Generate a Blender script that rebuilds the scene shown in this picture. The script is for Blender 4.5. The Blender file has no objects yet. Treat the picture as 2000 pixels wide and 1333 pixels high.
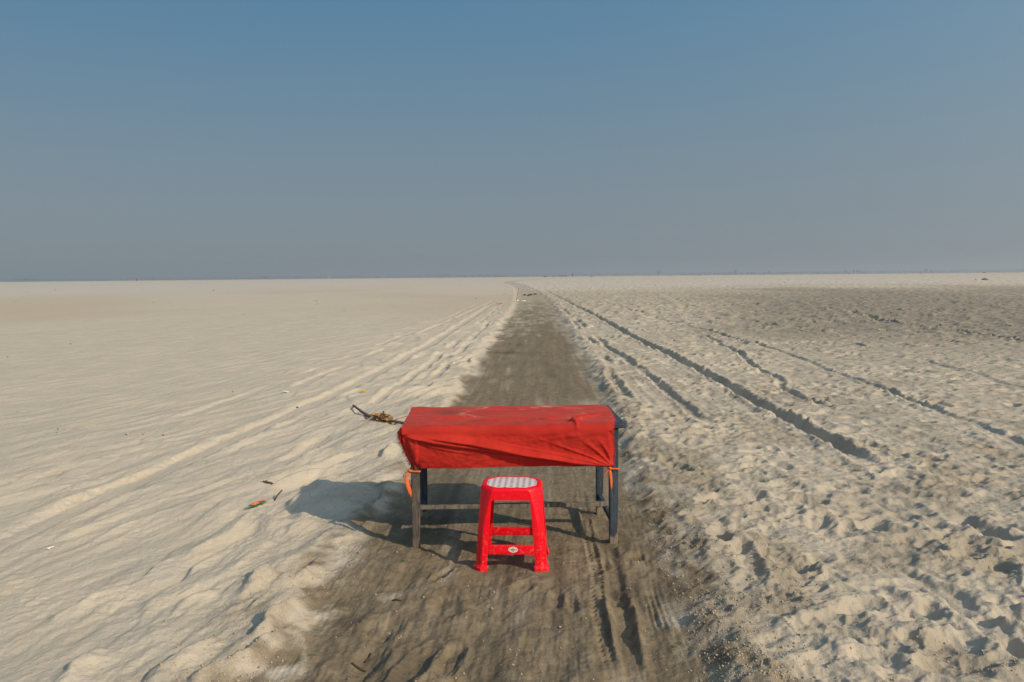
import bpy, bmesh, math, random
import numpy as np
from concurrent.futures import ThreadPoolExecutor
from mathutils import Vector, Matrix

scene = bpy.context.scene
C = scene.collection
R = math.radians

# ------------------------------------------------------------------ camera
cam_data = bpy.data.cameras.new("camera")
cam_data.sensor_width = 36.0
cam_data.lens = 28.0
cam_data.clip_start = 0.05
cam_data.clip_end = 20000.0
cam = bpy.data.objects.new("camera", cam_data)
C.objects.link(cam)
cam.location = (0.0, 0.0, 1.65)
cam.rotation_mode = 'XYZ'
cam.matrix_world = (Matrix.Translation((0, 0, 1.65)) @ Matrix.Rotation(R(90 - 4.684), 4, 'X')
                    @ Matrix.Rotation(R(-0.53), 4, 'Z'))
scene.camera = cam

# ------------------------------------------------------------------ sky
SUN_TO = Vector((0.97, -0.80, 0.75)).normalized()
SUN_EL = math.asin(SUN_TO.z)
SUN_AZ = math.atan2(SUN_TO.x, SUN_TO.y)
world = bpy.data.worlds.new("World")
scene.world = world
world.use_nodes = True
wn, wl = world.node_tree.nodes, world.node_tree.links
wn.clear()
w_out = wn.new('ShaderNodeOutputWorld')
w_bg = wn.new('ShaderNodeBackground')
w_sky = wn.new('ShaderNodeTexSky')
w_sky.sky_type = 'NISHITA'
w_sky.sun_disc = False
w_sky.sun_elevation = SUN_EL
w_sky.sun_rotation = SUN_AZ
w_sky.altitude = 0.0
w_sky.air_density = 1.0
w_sky.dust_density = 1.0
w_sky.ozone_density = 1.0
# smog: the sky's colour by height above the horizon
w_geo = wn.new('ShaderNodeTexCoord')
w_sep = wn.new('ShaderNodeSeparateXYZ')
w_ramp = wn.new('ShaderNodeValToRGB')
w_ramp.color_ramp.interpolation = 'B_SPLINE'
SKY_STOPS = [(0.0, (0.188, 0.225, 0.266)), (0.10, (0.188, 0.240, 0.286)), (0.20, (0.138, 0.236, 0.318)),
             (0.32, (0.076, 0.212, 0.350)), (0.55, (0.060, 0.19, 0.34)), (1.0, (0.055, 0.17, 0.32))]
el = w_ramp.color_ramp.elements
el[0].position, el[0].color = SKY_STOPS[0][0], (*SKY_STOPS[0][1], 1)
el[1].position, el[1].color = SKY_STOPS[-1][0], (*SKY_STOPS[-1][1], 1)
for p, c in SKY_STOPS[1:-1]:
    e = el.new(p)
    e.color = (*c, 1)
w_mul = wn.new('ShaderNodeMix')
w_mul.data_type = 'RGBA'
w_mul.blend_type = 'MIX'
w_mul.inputs[0].default_value = 0.90
w_sc = wn.new('ShaderNodeMix')
w_sc.data_type = 'RGBA'
w_sc.blend_type = 'MULTIPLY'
w_sc.inputs[0].default_value = 1.0
w_sc.inputs[7].default_value = (0.09, 0.09, 0.09, 1)
wl.new(w_geo.outputs['Generated'], w_sep.inputs[0])
wl.new(w_sep.outputs['Z'], w_ramp.inputs[0])
wl.new(w_sky.outputs[0], w_sc.inputs[6])
wl.new(w_sc.outputs[2], w_mul.inputs[6])
wl.new(w_ramp.outputs[0], w_mul.inputs[7])
# hazy air scatters a broad soft glow round the sun
w_nrm = wn.new('ShaderNodeVectorMath'); w_nrm.operation = 'NORMALIZE'
w_dot = wn.new('ShaderNodeVectorMath'); w_dot.operation = 'DOT_PRODUCT'
w_dot.inputs[1].default_value = tuple(SUN_TO)
w_m1 = wn.new('ShaderNodeMath'); w_m1.operation = 'MULTIPLY_ADD'
w_m1.inputs[1].default_value, w_m1.inputs[2].default_value = .5, .5
w_m2 = wn.new('ShaderNodeMath'); w_m2.operation = 'POWER'
w_m2.inputs[1].default_value = 3.6
w_add = wn.new('ShaderNodeMix'); w_add.data_type = 'RGBA'; w_add.blend_type = 'ADD'
w_add.inputs[7].default_value = (0.62, 0.63, 0.60, 1)
wl.new(w_geo.outputs['Generated'], w_nrm.inputs[0])
wl.new(w_nrm.outputs[0], w_dot.inputs[0])
wl.new(w_dot.outputs['Value'], w_m1.inputs[0])
wl.new(w_m1.outputs[0], w_m2.inputs[0])
wl.new(w_m2.outputs[0], w_add.inputs[0])
wl.new(w_mul.outputs[2], w_add.inputs[6])
wl.new(w_add.outputs[2], w_bg.inputs[0])
w_bg.inputs[1].default_value = 1.0
wl.new(w_bg.outputs[0], w_out.inputs[0])

# ------------------------------------------------------------------ sun
sun_data = bpy.data.lights.new("sun", 'SUN')
sun_data.energy = 3.9
sun_data.angle = R(0.6)
sun_data.color = (1.0, 0.83, 0.60)
sun = bpy.data.objects.new("sun", sun_data)
C.objects.link(sun)
sun.rotation_euler = SUN_TO.to_track_quat('Z', 'Y').to_euler()
sun.location = SUN_TO * 50

vs = scene.view_settings
vs.view_transform = 'Standard'
vs.look = 'None'
vs.exposure = 0.0
vs.gamma = 1.0
vs.use_curve_mapping = False

# ------------------------------------------------------------------ helpers
rng = np.random.default_rng(7)
random.seed(7)


def tag(o, label=None, cat=None, group=None, kind=None):
    if label: o['label'] = label
    if cat: o['category'] = cat
    if group: o['group'] = group
    if kind: o['kind'] = kind
    return o


def empty(name, loc=(0, 0, 0), rz=0.0):
    o = bpy.data.objects.new(name, None)
    o.location = loc
    o.rotation_euler = (0, 0, rz)
    o.empty_display_size = 0.1
    C.objects.link(o)
    return o


class MB:
    def __init__(self):
        self.v, self.f = [], []

    def add(self, verts, faces):
        b = len(self.v)
        self.v += [tuple(p) for p in verts]
        self.f += [tuple(i + b for i in f) for f in faces]

    def box(self, x0, x1, y0, y1, z0, z1):
        v = [(x, y, z) for z in (z0, z1) for y in (y0, y1) for x in (x0, x1)]
        self.add(v, [(0, 2, 3, 1), (4, 5, 7, 6), (0, 1, 5, 4), (2, 6, 7, 3), (0, 4, 6, 2), (1, 3, 7, 5)])

    def tube(self, pts, rad, n=7, jitter=0.0):
        pts = [Vector(p) for p in pts]
        rad = rad if hasattr(rad, '__len__') else [rad] * len(pts)
        vs_, fs = [], []
        for i, p in enumerate(pts):
            t = (pts[min(i + 1, len(pts) - 1)] - pts[max(i - 1, 0)])
            t = t.normalized() if t.length > 1e-9 else Vector((0, 0, 1))
            a = t.cross(Vector((0, 0, 1)) if abs(t.z) < .9 else Vector((1, 0, 0))).normalized()
            b = t.cross(a)
            for k in range(n):
                an = 2 * math.pi * k / n
                r = rad[i] * (1 + jitter * random.uniform(-1, 1))
                vs_.append(p + a * math.cos(an) * r + b * math.sin(an) * r)
        for i in range(len(pts) - 1):
            for k in range(n):
                k2 = (k + 1) % n
                fs.append((i * n + k, i * n + k2, (i + 1) * n + k2, (i + 1) * n + k))
        fs.append(tuple(range(n))[::-1])
        fs.append(tuple((len(pts) - 1) * n + k for k in range(n)))
        self.add(vs_, fs)

    def build(self, name, mat, parent=None, smooth=False, bevel=0.0, solid=0.0, segs=2):
        me = bpy.data.meshes.new(name)
        me.from_pydata(self.v, [], self.f)
        me.update()
        bm = bmesh.new()
        bm.from_mesh(me)
        bmesh.ops.recalc_face_normals(bm, faces=bm.faces)
        bm.to_mesh(me)
        bm.free()
        if smooth:
            me.polygons.foreach_set('use_smooth', [True] * len(me.polygons))
        o = bpy.data.objects.new(name, me)
        C.objects.link(o)
        if mat: me.materials.append(mat)
        if parent: o.parent = parent
        if solid:
            m = o.modifiers.new('solid', 'SOLIDIFY')
            m.thickness = solid
            m.offset = 0.0
        if bevel:
            m = o.modifiers.new('bevel', 'BEVEL')
            m.width = bevel
            m.segments = segs
            m.limit_method = 'ANGLE'
            m.angle_limit = R(35)
        return o


def copy_tree(o, parent=None):
    c = o.copy()
    C.objects.link(c)
    c.parent = parent
    for ch in list(o.children):
        copy_tree(ch, c)
    return c


# ------------------------------------------------------------------ node helpers
class NT:
    def __init__(self, name):
        self.m = bpy.data.materials.new(name)
        self.m.use_nodes = True
        self.t = self.m.node_tree
        self.n, self.l = self.t.nodes, self.t.links
        self.p = self.n['Principled BSDF']

    def new(self, t): return self.n.new(t)

    def link(self, a, b): self.l.new(a, b)

    def val(self, x, sock):
        if isinstance(x, (int, float)): sock.default_value = x
        elif isinstance(x, tuple): sock.default_value = x if len(x) == len(sock.default_value) else (*x, 1)
        else: self.link(x, sock)

    def math(self, op, a, b=0.0, c=0.0, clamp=False):
        n = self.new('ShaderNodeMath')
        n.operation = op
        n.use_clamp = clamp
        for i, q in enumerate((a, b, c)): self.val(q, n.inputs[i])
        return n.outputs[0]

    def mix(self, f, a, b, mode='MIX'):
        n = self.new('ShaderNodeMix')
        n.data_type = 'RGBA'
        n.blend_type = mode
        self.val(f, n.inputs[0])
        self.val(a, n.inputs[6])
        self.val(b, n.inputs[7])
        return n.outputs[2]

    def ramp(self, x, p0, p1, c0=0.0, c1=1.0):
        n = self.new('ShaderNodeMapRange')
        n.interpolation_type = 'SMOOTHSTEP'
        self.val(x, n.inputs[0])
        for i, q in enumerate((p0, p1, c0, c1)): n.inputs[1 + i].default_value = q
        return n.outputs[0]

    def coord(self, kind='Object', scale=(1, 1, 1)):
        n = self.new('ShaderNodeTexCoord')
        mp = self.new('ShaderNodeMapping')
        mp.inputs['Scale'].default_value = scale
        self.link(n.outputs[kind], mp.inputs[0])
        return mp.outputs[0]

    def noise(self, vec, scale, detail=3.0, rough=0.55, dist=0.0):
        n = self.new('ShaderNodeTexNoise')
        self.link(vec, n.inputs['Vector'])
        n.inputs['Scale'].default_value = scale
        n.inputs['Detail'].default_value = detail
        n.inputs['Roughness'].default_value = rough
        n.inputs['Distortion'].default_value = dist
        return n.outputs[0]

    def attr(self, name):
        n = self.new('ShaderNodeAttribute')
        n.attribute_name = name
        return n.outputs['Fac']

    def bump(self, h, dist, strength=1.0, normal=None):
        n = self.new('ShaderNodeBump')
        n.inputs['Strength'].default_value = strength
        n.inputs['Distance'].default_value = dist
        self.link(h, n.inputs['Height'])
        if normal: self.link(normal, n.inputs['Normal'])
        return n.outputs[0]

    def done(self, color=None, rough=0.6, normal=None, spec=0.3):
        if color is not None: self.val(color, self.p.inputs['Base Color'])
        self.val(rough, self.p.inputs['Roughness'])
        self.p.inputs['Specular IOR Level'].default_value = spec
        if normal: self.link(normal, self.p.inputs['Normal'])
        return self.m


# ------------------------------------------------------------------ ground relief (numpy)
_P = np.random.default_rng(3).permutation(1024).astype(np.int32)
_G = np.random.default_rng(4).uniform(0, 2 * np.pi, 1024)
_GX, _GY = np.cos(_G).astype(np.float32), np.sin(_G).astype(np.float32)
_JX = np.random.default_rng(5).uniform(0, 1, 1024).astype(np.float32)
_JY = np.random.default_rng(6).uniform(0, 1, 1024).astype(np.float32)


def _h(i, j):
    return _P[(_P[i & 1023] + j) & 1023]


def perlin(x, y):
    x, y = np.asarray(x, np.float32), np.asarray(y, np.float32)
    xi, yi = np.floor(x), np.floor(y)
    fx, fy = x - xi, y - yi
    xi, yi = xi.astype(np.int32), yi.astype(np.int32)
    u, v = fx * fx * fx * (fx * (fx * 6 - 15) + 10), fy * fy * fy * (fy * (fy * 6 - 15) + 10)

    def g(di, dj):
        k = _h(xi + di, yi + dj)
        return _GX[k] * (fx - di) + _GY[k] * (fy - dj)
    a = g(0, 0); a += u * (g(1, 0) - a)
    b = g(0, 1); b += u * (g(1, 1) - b)
    return (a + v * (b - a)) * 1.45


def fbm(x, y, o=3, gain=.5):
    s, a = 0.0, 1.0
    for k in range(o):
        s = s + a * perlin(x * 2.03 ** k + 17.3 * k, y * 2.03 ** k - 9.1 * k)
        a *= gain
    return s


def worley(x, y):
    x, y = np.asarray(x, np.float32), np.asarray(y, np.float32)
    xi, yi = np.floor(x).astype(np.int32), np.floor(y).astype(np.int32)
    d1 = np.full(x.shape, 9.0)
    for di in (-1, 0, 1):
        for dj in (-1, 0, 1):
            k = _h(xi + di, yi + dj)
            d = (xi + di + _JX[k] - x) ** 2 + (yi + dj + _JY[k] - y) ** 2
            np.minimum(d1, d, out=d1)
    return np.sqrt(d1)


def ss(a, b, t):
    t = np.clip((t - a) / (b - a), 0, 1)
    return t * t * (3 - 2 * t)


def macro(x, y):
    d = np.hypot(x, y)
    return 0.9 * ss(60, 400, d) - 4.4 * ss(430, 950, d)


PCY = np.array([-50, 0, 3.1, 4.5, 6.1, 7.7, 10.6, 15.9, 23, 42, 71, 97, 127, 142, 155, 170, 192, 228, 258, 300, 400, 6000.])
PCX = np.array([-1.9, -.22, -.12, -.03, .04, .10, .23, .40, .63, 1.2, 1.5, 1.54, 1.1, .4, -.5, -.75, .12, 4.9, 11.3, 22, 45, 1000.])
PHW = np.array([.95, .95, .94, .92, .92, .96, 1.03, 1.07, 1.07, 1.08, 1.08, 1.1, 1.15, 1.15, 1.15, 1.2, 1.3, 1.6, 1.8, 1.8, 1.8, 1.8])
_ty = np.concatenate([np.linspace(-50, 60, 1500), np.linspace(60.1, 500, 1500)])


def _smooth_tab(v):
    t = np.interp(_ty, PCY, v)
    for lo, hi, n in ((0, 1500, 19), (1500, 3000, 61)):
        seg = np.pad(t[lo:hi], n // 2, mode='edge')
        t[lo:hi] = np.convolve(seg, np.ones(n) / n, 'valid')
    return t


_tx = _smooth_tab(PCX)
_tw = np.interp(_ty, PCY, PHW)
_tsl = np.sqrt(1 + np.gradient(_tx, _ty) ** 2)


def path_q(x, y):
    s = (x - np.interp(y, _ty, _tx)) / np.interp(y, _ty, _tsl)
    return s, np.interp(y, _ty, _tw)


def track(x, y, ys, xs, w, d, rim, wob=.04, seed=0.0, ex=2.0):
    """a wheel rut along y: returns (height change, cover 0..1)"""
    xc = np.interp(y, ys, xs) + wob * perlin(y / 1.3 + seed, y * 0 + seed) + .35 * wob * perlin(y / .35 + seed, y * 0 - seed)
    q = np.abs(x - xc) / (w * (1 + .18 * perlin(y / .9 + 5 * seed, x * 0 + 2.2)))
    q = q + .13 * perlin(x / .07 + seed, y / .10) + .09 * perlin(x / .03, y / .04 + seed)
    inside = 1 - ss(.50, 1.05, q)
    rr = np.exp(-((q - 1.3) / .32) ** 2) * rim * (1 + .8 * perlin(x / .2 + seed, y / .3))
    ends = ss(ys[0] - .3, ys[0] + .3, y) * (1 - ss(ys[-1] - 3, ys[-1] + 3, y))
    return (-d * inside + rr) * ends, inside * ends


# dents: x, y, half-length, half-width, angle, depth, rim
DENTS = []
_dr = np.random.default_rng(21)


def _dent(x, y, a, b, an, d, rim): DENTS.append((x, y, a, b, an, d, rim))


# large scuffs in the near right sand
for (x, y, a, b, an, d) in ((1.52, 4.26, .20, .13, 1.9, .085), (1.70, 4.33, .12, .08, .8, .05), (1.62, 3.66, .17, .10, .4, .07),
                            (1.30, 3.42, .12, .08, 2.2, .05), (1.92, 3.62, .2, .12, .9, .08), (2.35, 3.55, .18, .11, 2.4, .08),
                            (1.85, 3.25, .2, .12, .3, .08), (2.12, 3.30, .12, .09, 1.2, .06), (1.18, 4.00, .12, .06, 1.2, .04),
                            (1.24, 4.62, .14, .07, 1.7, .05), (1.95, 4.98, .14, .09, 1.0, .05), (2.55, 4.35, .18, .1, .5, .07),
                            (2.75, 3.95, .16, .1, 2.5, .07), (2.62, 4.85, .15, .1, 1.4, .06), (1.5, 5.6, .13, .08, .3, .045),
                            (1.75, 6.05, .15, .08, 2.0, .05), (1.30, 6.7, .15, .07, 1.4, .06), (2.5, 5.7, .16, .1, .9, .055)):
    _dent(x, y, a * .85, b * .85, an, d * .62, .45)
for k in range(620):      # prints and scuffs all over the right-hand sand
    y = 3.0 + 16 * _dr.random() ** 1.4
    x = 1.15 + .02 * y + (.9 * y + 1.2) * _dr.random() ** 1.2
    a = _dr.uniform(.07, .15)
    _dent(x, y, a, a * _dr.uniform(.45, .75), _dr.uniform(0, 3.14), _dr.uniform(.012, .034), .5)
for k in range(0):       # a few on the left
    y = 3.2 + 10 * _dr.random()
    x = -1.3 - (.5 * y) * _dr.random()
    a = _dr.uniform(.06, .13)
    _dent(x, y, a, a * .6, _dr.uniform(0, 3.14), _dr.uniform(.012, .03), .35)
for k in range(16):       # soft scuffs on the path
    y = 3.1 + 1.6 * _dr.random()
    x = _dr.uniform(-.75, .8)
    if abs(y - 4.5) < .35 and abs(x) < .35: continue
    a = _dr.uniform(.08, .17)
    _dent(x, y, a, a * .5, _dr.uniform(1.0, 2.0), _dr.uniform(.008, .02), .5)
for (x, y, a, b, an, d) in ((.22, 3.95, .14, .04, 1.5, .02), (.29, 3.90, .12, .035, 1.6, .018), (-.42, 3.25, .2, .06, 1.3, .03),
                            (-.28, 3.3, .16, .05, 1.4, .028), (.05, 4.1, .09, .05, 1.2, .015), (-.40, 4.3, .12, .04, 1.2, .018)):
    _dent(x, y, a, b, an, d, .5)


# wind-cut crests beside the path: height, crest line
RIDGES = [
    (0.040, [(-1.30, 3.02), (-1.18, 3.23), (-1.11, 3.34), (-0.98, 3.61)]),
    (0.034, [(-1.52, 3.07), (-1.42, 3.26), (-1.33, 3.47)]),
    (0.045, [(-1.16, 3.42), (-1.12, 3.67), (-1.04, 3.88)]),
    (0.045, [(-1.40, 3.94), (-1.38, 4.15), (-1.36, 4.31)]),
    (0.032, [(-1.15, 4.13), (-1.08, 4.37)]),
    (0.036, [(-1.03, 4.03), (-0.88, 4.34)]),
    (0.028, [(-1.24, 3.78), (-1.15, 3.92)]),
    (0.030, [(-1.86, 3.03), (-1.85, 3.21), (-1.83, 3.41)]),
    (0.036, [(-1.08, 3.02), (-1.01, 3.12)]),
    (0.026, [(-1.66, 3.48), (-1.68, 3.63)]),
    (0.034, [(-1.15, 4.79), (-1.02, 4.94)]),
    (0.028, [(-1.44, 4.95), (-1.38, 5.22)]),
    (0.020, [(-1.69, 3.77), (-1.64, 3.96), (-1.51, 4.06)]),
    (0.040, [(-1.19, 6.97), (-1.12, 7.40)]),
    (0.018, [(-2.23, 3.72), (-2.19, 3.97), (-2.07, 4.11)]),
]


def ridge_h(x, y):
    h = np.zeros_like(x)
    for A, L in RIDGES:
        P = np.array(L)
        sel = (x > P[:, 0].min() - .35) & (x < P[:, 0].max() + .35) & (y > P[:, 1].min() - .35) & (y < P[:, 1].max() + .35)
        if not sel.any(): continue
        xs, ys = x[sel], y[sel]
        xs = xs + .035 * perlin(xs / .16, ys / .16) + .012 * perlin(xs / .05, ys / .05)
        seg = np.hypot(np.diff(P[:, 0]), np.diff(P[:, 1]))
        tot, acc = seg.sum(), 0.0
        best = np.full(xs.shape, 9.0)
        val = np.zeros_like(xs)
        for k in range(len(seg)):
            d = (P[k + 1] - P[k]) / seg[k]
            dx, dy = xs - P[k, 0], ys - P[k, 1]
            tl = dx * d[0] + dy * d[1]
            pp = dx * d[1] - dy * d[0]                   # + is the right-hand side
            tc = np.clip(tl, 0, seg[k])
            dist = np.hypot(tl - tc, pp)
            w = (acc + tc) / tot
            tap = np.clip(4 * w * (1 - w), 0, 1) ** .6 * np.exp(-((tl - tc) / .06) ** 2)
            v = 1.45 * A * min(1.0, tot / .45) * tap * np.where(pp > 0, np.exp(-(pp / .060) ** 2), np.exp(-(pp / .028) ** 2))
            upd = dist < best
            best = np.where(upd, dist, best)
            val = np.where(upd, v, val)
            acc += seg[k]
        h[sel] = np.maximum(h[sel], val)
    return h


def dent_at(D, x, y):
    cx, cy, a, b, an, d, rim = D
    c, s = math.cos(an), math.sin(an)
    dx, dy = x - cx, y - cy
    w = .22 * fbm(x * 6, y * 6, 2) + .08 * fbm(x * 23, y * 23, 2)
    r = np.sqrt(((dx * c + dy * s) / a) ** 2 + ((-dx * s + dy * c) / b) ** 2) + w
    return d * (-(1 - ss(.45, 1.0, r)) + rim * np.exp(-((r - 1.25) / .25) ** 2) * (1 + .4 * perlin(x * 30, y * 30)))


FEET = [(-.585, 4.757), (.610, 4.80), (-.605, 5.335), (.59, 5.375), (-.19, 4.36), (.175, 4.345), (-.17, 4.67), (.18, 4.66)]


def terrain(x, y, dents=True):
    s, hw = path_q(x, y)
    d = np.hypot(x, y)
    near = 1 - ss(25, 80, d)
    e = .10 * fbm(x / .7, y / 1.1, 2) + .05 * fbm(x / .16 + 7, y / .16, 2) * near
    q = np.abs(s) - hw - e
    m = 1 - ss(-.12, .12, q)                       # 1 on the path
    left = 1 - ss(-.3, .3, s)
    mc = 1 - ss(-.26, .24, q + .20 * fbm(x / .30 + 21, y / .42, 3) * (1 - .6 * ss(8, 16, d)))     # where the damp colour reaches
    out = 1 - m
    mh = 1 - ss(-.14, .22, q)
    z = macro(x, y) + .030 * fbm(x / 3.2, y / 4.4, 2) * out + .042 * (1 - mh) * (1 - .42 * (1 - ss(5, 9, d)))
    patch = ss(-.1, .45, fbm(x / .55 + 3, y / .8 + 8, 2))
    berm = np.exp(-((q - .17) / .15) ** 2)
    z = z + berm * .026 * np.clip(.6 + 1.3 * perlin(x / .45, y / .7), 0, 1.6) * (1 - .3 * left) * (1 - .55 * (1 - ss(5, 9, d)))
    # fine crumbled sand on the banks and in patches
    crumb = np.clip(np.exp(-((q - .22) / .30) ** 2) * (.25 + .9 * patch) + .65 * patch * (1 - left), 0, 1) * out * (1 - ss(9, 22, d))
    crumb = crumb * (1 - .45 * left)
    fine = fbm(x / .055, y / .055, 2) 
    z = z + .0105 * fine * crumb + .022 * crumb * np.maximum(perlin(x / .11 + 4, y / .11), 0) ** 1.5 + .016 * crumb * (1 - left) * (.35 - np.abs(perlin(x / .17, y / .15 + 6)))

    wxs = x + .07 * perlin(x / .3, y / .3)
    wys = y + .07 * perlin(x / .3 + 50, y / .3)
    W1 = worley(wxs / .29, wys / .27)
    W2 = worley(wxs / .15 + 40, wys / .14)
    # ---- left: long wind ripples running to the upper right
    th = R(20)
    a = x * math.cos(th) - y * math.sin(th)
    l = x * math.sin(th) + y * math.cos(th)
    wl_ = out * left
    fade = (.34 + .80 * np.exp(-np.maximum(-s - 1.5, 0) / 3.2)) * (1 - .75 * ss(16, 60, d)) * (.45 + .55 * ss(-1, .4, -fbm(x / 2.2, y / 2.6, 2)))
    wrp = .9 * perlin(x / .9, y / 1.3) + .35 * perlin(x / .33 + 9, y / .5)
    n1 = perlin(a / .17 + .45 * wrp, l / 1.6)
    p = a / .31 + 1.05 * perlin(x / .75 + 11, y / 1.15) + .4 * perlin(x / .3, y / .45 + 3)
    fr = p - np.floor(p)
    saw = np.where(fr < .17, ss(0, .17, fr), 1 - ss(.17, 1.0, fr))
    amp = ss(-.25, .5, perlin(x / .7 + 31, y / 1.3 + 12))
    rdg = 1 - 2 * np.abs(perlin(a / .36 + .6 * wrp + 7, l / 1.5 + 3))
    rip = .012 * n1 + .018 * rdg + .050 * saw * amp * (.30 + .70 * np.exp(-np.maximum(-s - 1.1, 0) / 1.9)) + .0065 * perlin(a / .075 + wrp, l / .7) + .0030 * fbm(a / .04, l / .09, 2) + (.006 * np.minimum(W2, .9) ** 1.4 + .003 * perlin(x / .12, y / .14)) * (.3 + .7 * ss(-.1, .5, perlin(x / .9 + 5, y / 1.1)))
    # ---- right: trampled, dimpled sand
    wr_ = out * (1 - left)
    mk1 = .25 + .75 * ss(-.25, .3, fbm(x / 1.0 + 14, y / 1.2, 2))
    mk2 = .35 + .65 * ss(-.3, .3, perlin(x / .6 + 24, y / .7))
    tram = (.033 * ss(.22, .46, W1) * mk1 + .022 * ss(.25, .50, W2) * mk2 + .010 * fbm(x / .13, y / .13, 2) + .0065 * fbm(x / .045, y / .045, 2)) + .05 * ss(12, 30, d) * perlin(x / .42, y / .8) 
    tram = tram * (.55 + .6 * ss(-.5, .5, fbm(x / 1.6 + 4, y / 1.9, 2))) * (1 + .35 * ss(10, 30, d))

    # ---- wheel tracks: (relief, cover)
    cover = np.zeros_like(x)
    th_ = np.zeros_like(x)
    K = .964
    def tr(ys, xs, w, dd, rim, pres=None, side=1.0, **k):
        nonlocal th_, cover
        ys, xs = np.array(ys) * K, np.array(xs) * K
        sel = (np.abs(x - np.interp(y, ys, xs)) < 2.6 * w + 1.3 * k.get('wob', .04)) & (y > ys[0] - .4) & (y < ys[-1] + 3.1)
        if not sel.any(): return
        xs_, ys_ = x[sel], y[sel]
        h, c = track(xs_, ys_, ys, xs, w, dd, rim, **k)
        if pres is not None:
            pp = pres(ys_)
            h, c = h * pp, c * pp
        th_[sel] += h * side[sel]
        cover[sel] = np.maximum(cover[sel], c * side[sel])
    ol, orr = out * left, out * (1 - left)
    # left
    tr([2.0, 5.02, 7.92, 12.6, 20.6, 45], [-3.62, -3.31, -2.95, -2.45, -1.99, -1.2], .15, .026, .007, side=ol, wob=.02, seed=1.7)
    tr([2.0, 6, 12, 30, 60], [-4.75, -4.4, -3.7, -2.6, -1.5], .12, .014, .006, lambda y: ss(-.2, .3, perlin(y / 2.2, y * 0 + .3)), side=ol, seed=3.1)
    tr([7, 12, 22, 45], [-2.1, -1.75, -1.35, -.65], .09, .022, .007, lambda y: ss(-.25, .1, perlin(y / 1.6, y * 0 + 1.3)), side=ol, seed=4.4)
    tr([10, 18, 30, 50], [-1.35, -1.15, -.8, -.45], .08, .020, .007, lambda y: ss(-.2, .2, perlin(y / 2.0, y * 0 + 5.3)), side=ol, seed=5.4)
    tr([12, 20, 32, 55], [-3.3, -2.9, -2.2, -1.1], .11, .018, .006, lambda y: ss(-.2, .2, perlin(y / 2.6, y * 0 + 7.7)), side=ol, seed=6.4)
    # right: the deep rut, broken off in the trampled sand, and its neighbours
    r1 = lambda y: np.maximum(ss(6.35, 7.4, y), ss(4.5, 4.75, y) * (1 - ss(5.0, 5.4, y)) * .75)
    tr([3.0, 4.74, 5.38, 6.8, 8.03, 12.5, 20, 35.6, 95], [3.05, 3.06, 3.06, 3.12, 3.13, 3.23, 3.23, 3.44, 3.74], .105, .060, .016, r1, side=orr, seed=8.8)
    r2 = lambda y: np.maximum(ss(-.3, .1, perlin(y / 4.1 + 2, y * 0 + 2.1)) * ss(8.2, 9.2, y), (1 - ss(4.2, 4.6, y)) * .7)
    tr([2.5, 4.04, 4.5, 9.3, 14, 18, 31, 60, 100], [2.22, 2.24, 2.07, 2.16, 2.25, 2.2, 2.43, 2.62, 2.85], .08, .027, .012, r2, side=orr, seed=9.9, wob=.09)
    tr([9, 13, 17, 24, 40], [1.50, 1.62, 1.93, 2.05, 2.62], .08, .030, .016, lambda y: ss(-.05, .25, perlin(y / 2.6 + 6, y * 0 + 4.1)), side=orr, seed=10.1, wob=.07)
    tr([6, 8, 9.9, 16.4, 29, 60], [4.8, 4.91, 5.12, 5.73, 5.6, 5.4], .07, .013, .007, side=orr, seed=11.5, wob=.10)
    tr([10, 11, 16.5, 22], [3.85, 3.93, 4.8, 5.2], .075, .025, .012, side=orr, seed=12.5, wob=.12)
    tr([6, 9, 14, 22, 40], [6.8, 7.0, 7.6, 8.2, 8.8], .08, .014, .010, lambda y: ss(-.1, .3, perlin(y / 2.4 + 6, y * 0 + 9.1)), side=orr, seed=13.5, wob=.15)
    tr([14, 19, 27, 34], [11.5, 12.2, 12.6, 14.4], .14, .05, .04, side=orr, seed=14.5, wob=.5)
    z = z + wl_ * (.0016 + .0030 * ss(0, .5, perlin(x / .5 + 77, y / .6))) * fbm(x / .05 + 3, y / .055, 2) * (1 - ss(12, 30, d))
    z = z + wl_ * fade * rip * (1 - .8 * cover) + wr_ * tram * (1 - .75 * cover) + th_

    z = z + out * ridge_h(x, y)
    lin = perlin(s / .13 + .6 * perlin(s / 1.1, y / 3.0), y / 5.5) + .7 * perlin(s / .06 + 13 + .5 * perlin(s / .8, y / 2.0), y / 3.2)
    z = z + out * .0062 * lin * np.exp(-(np.abs(s) / 5.5) ** 2) * (.35 + .65 * ss(-.3, .3, perlin(s / .7 + 3, y / 4.5))) * (1 + .5 * (1 - left)) * (1 - ss(30, 70, d))

    # ---- path: packed, rolled by wheels
    lvl = np.ones_like(x)
    for fx, fy in FEET:
        lvl = lvl * (1 - .97 * np.exp(-(((x - fx) ** 2 + (y - fy) ** 2) / .09 ** 2) ** 2))
    pr = .010 * perlin(s / .16, y / 1.1) + .009 * perlin(s / .4 + 3, y / .9) + .003 * perlin(s / .05, y / .8 + 4)
    pr = pr + .0030 * fbm(s / .022, y / .22, 2) * (1 - ss(8, 16, d)) + .0022 * fbm(x / .03, y / .03, 2) * (1 - ss(6, 10, d))
    scuff = (1 - ss(4.4, 5.2, y))
    pr = pr + scuff * (.016 * fbm((x - .25 * y) / .22, y / .42, 2) + .006 * fbm(x / .07, y / .12, 2))
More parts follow.
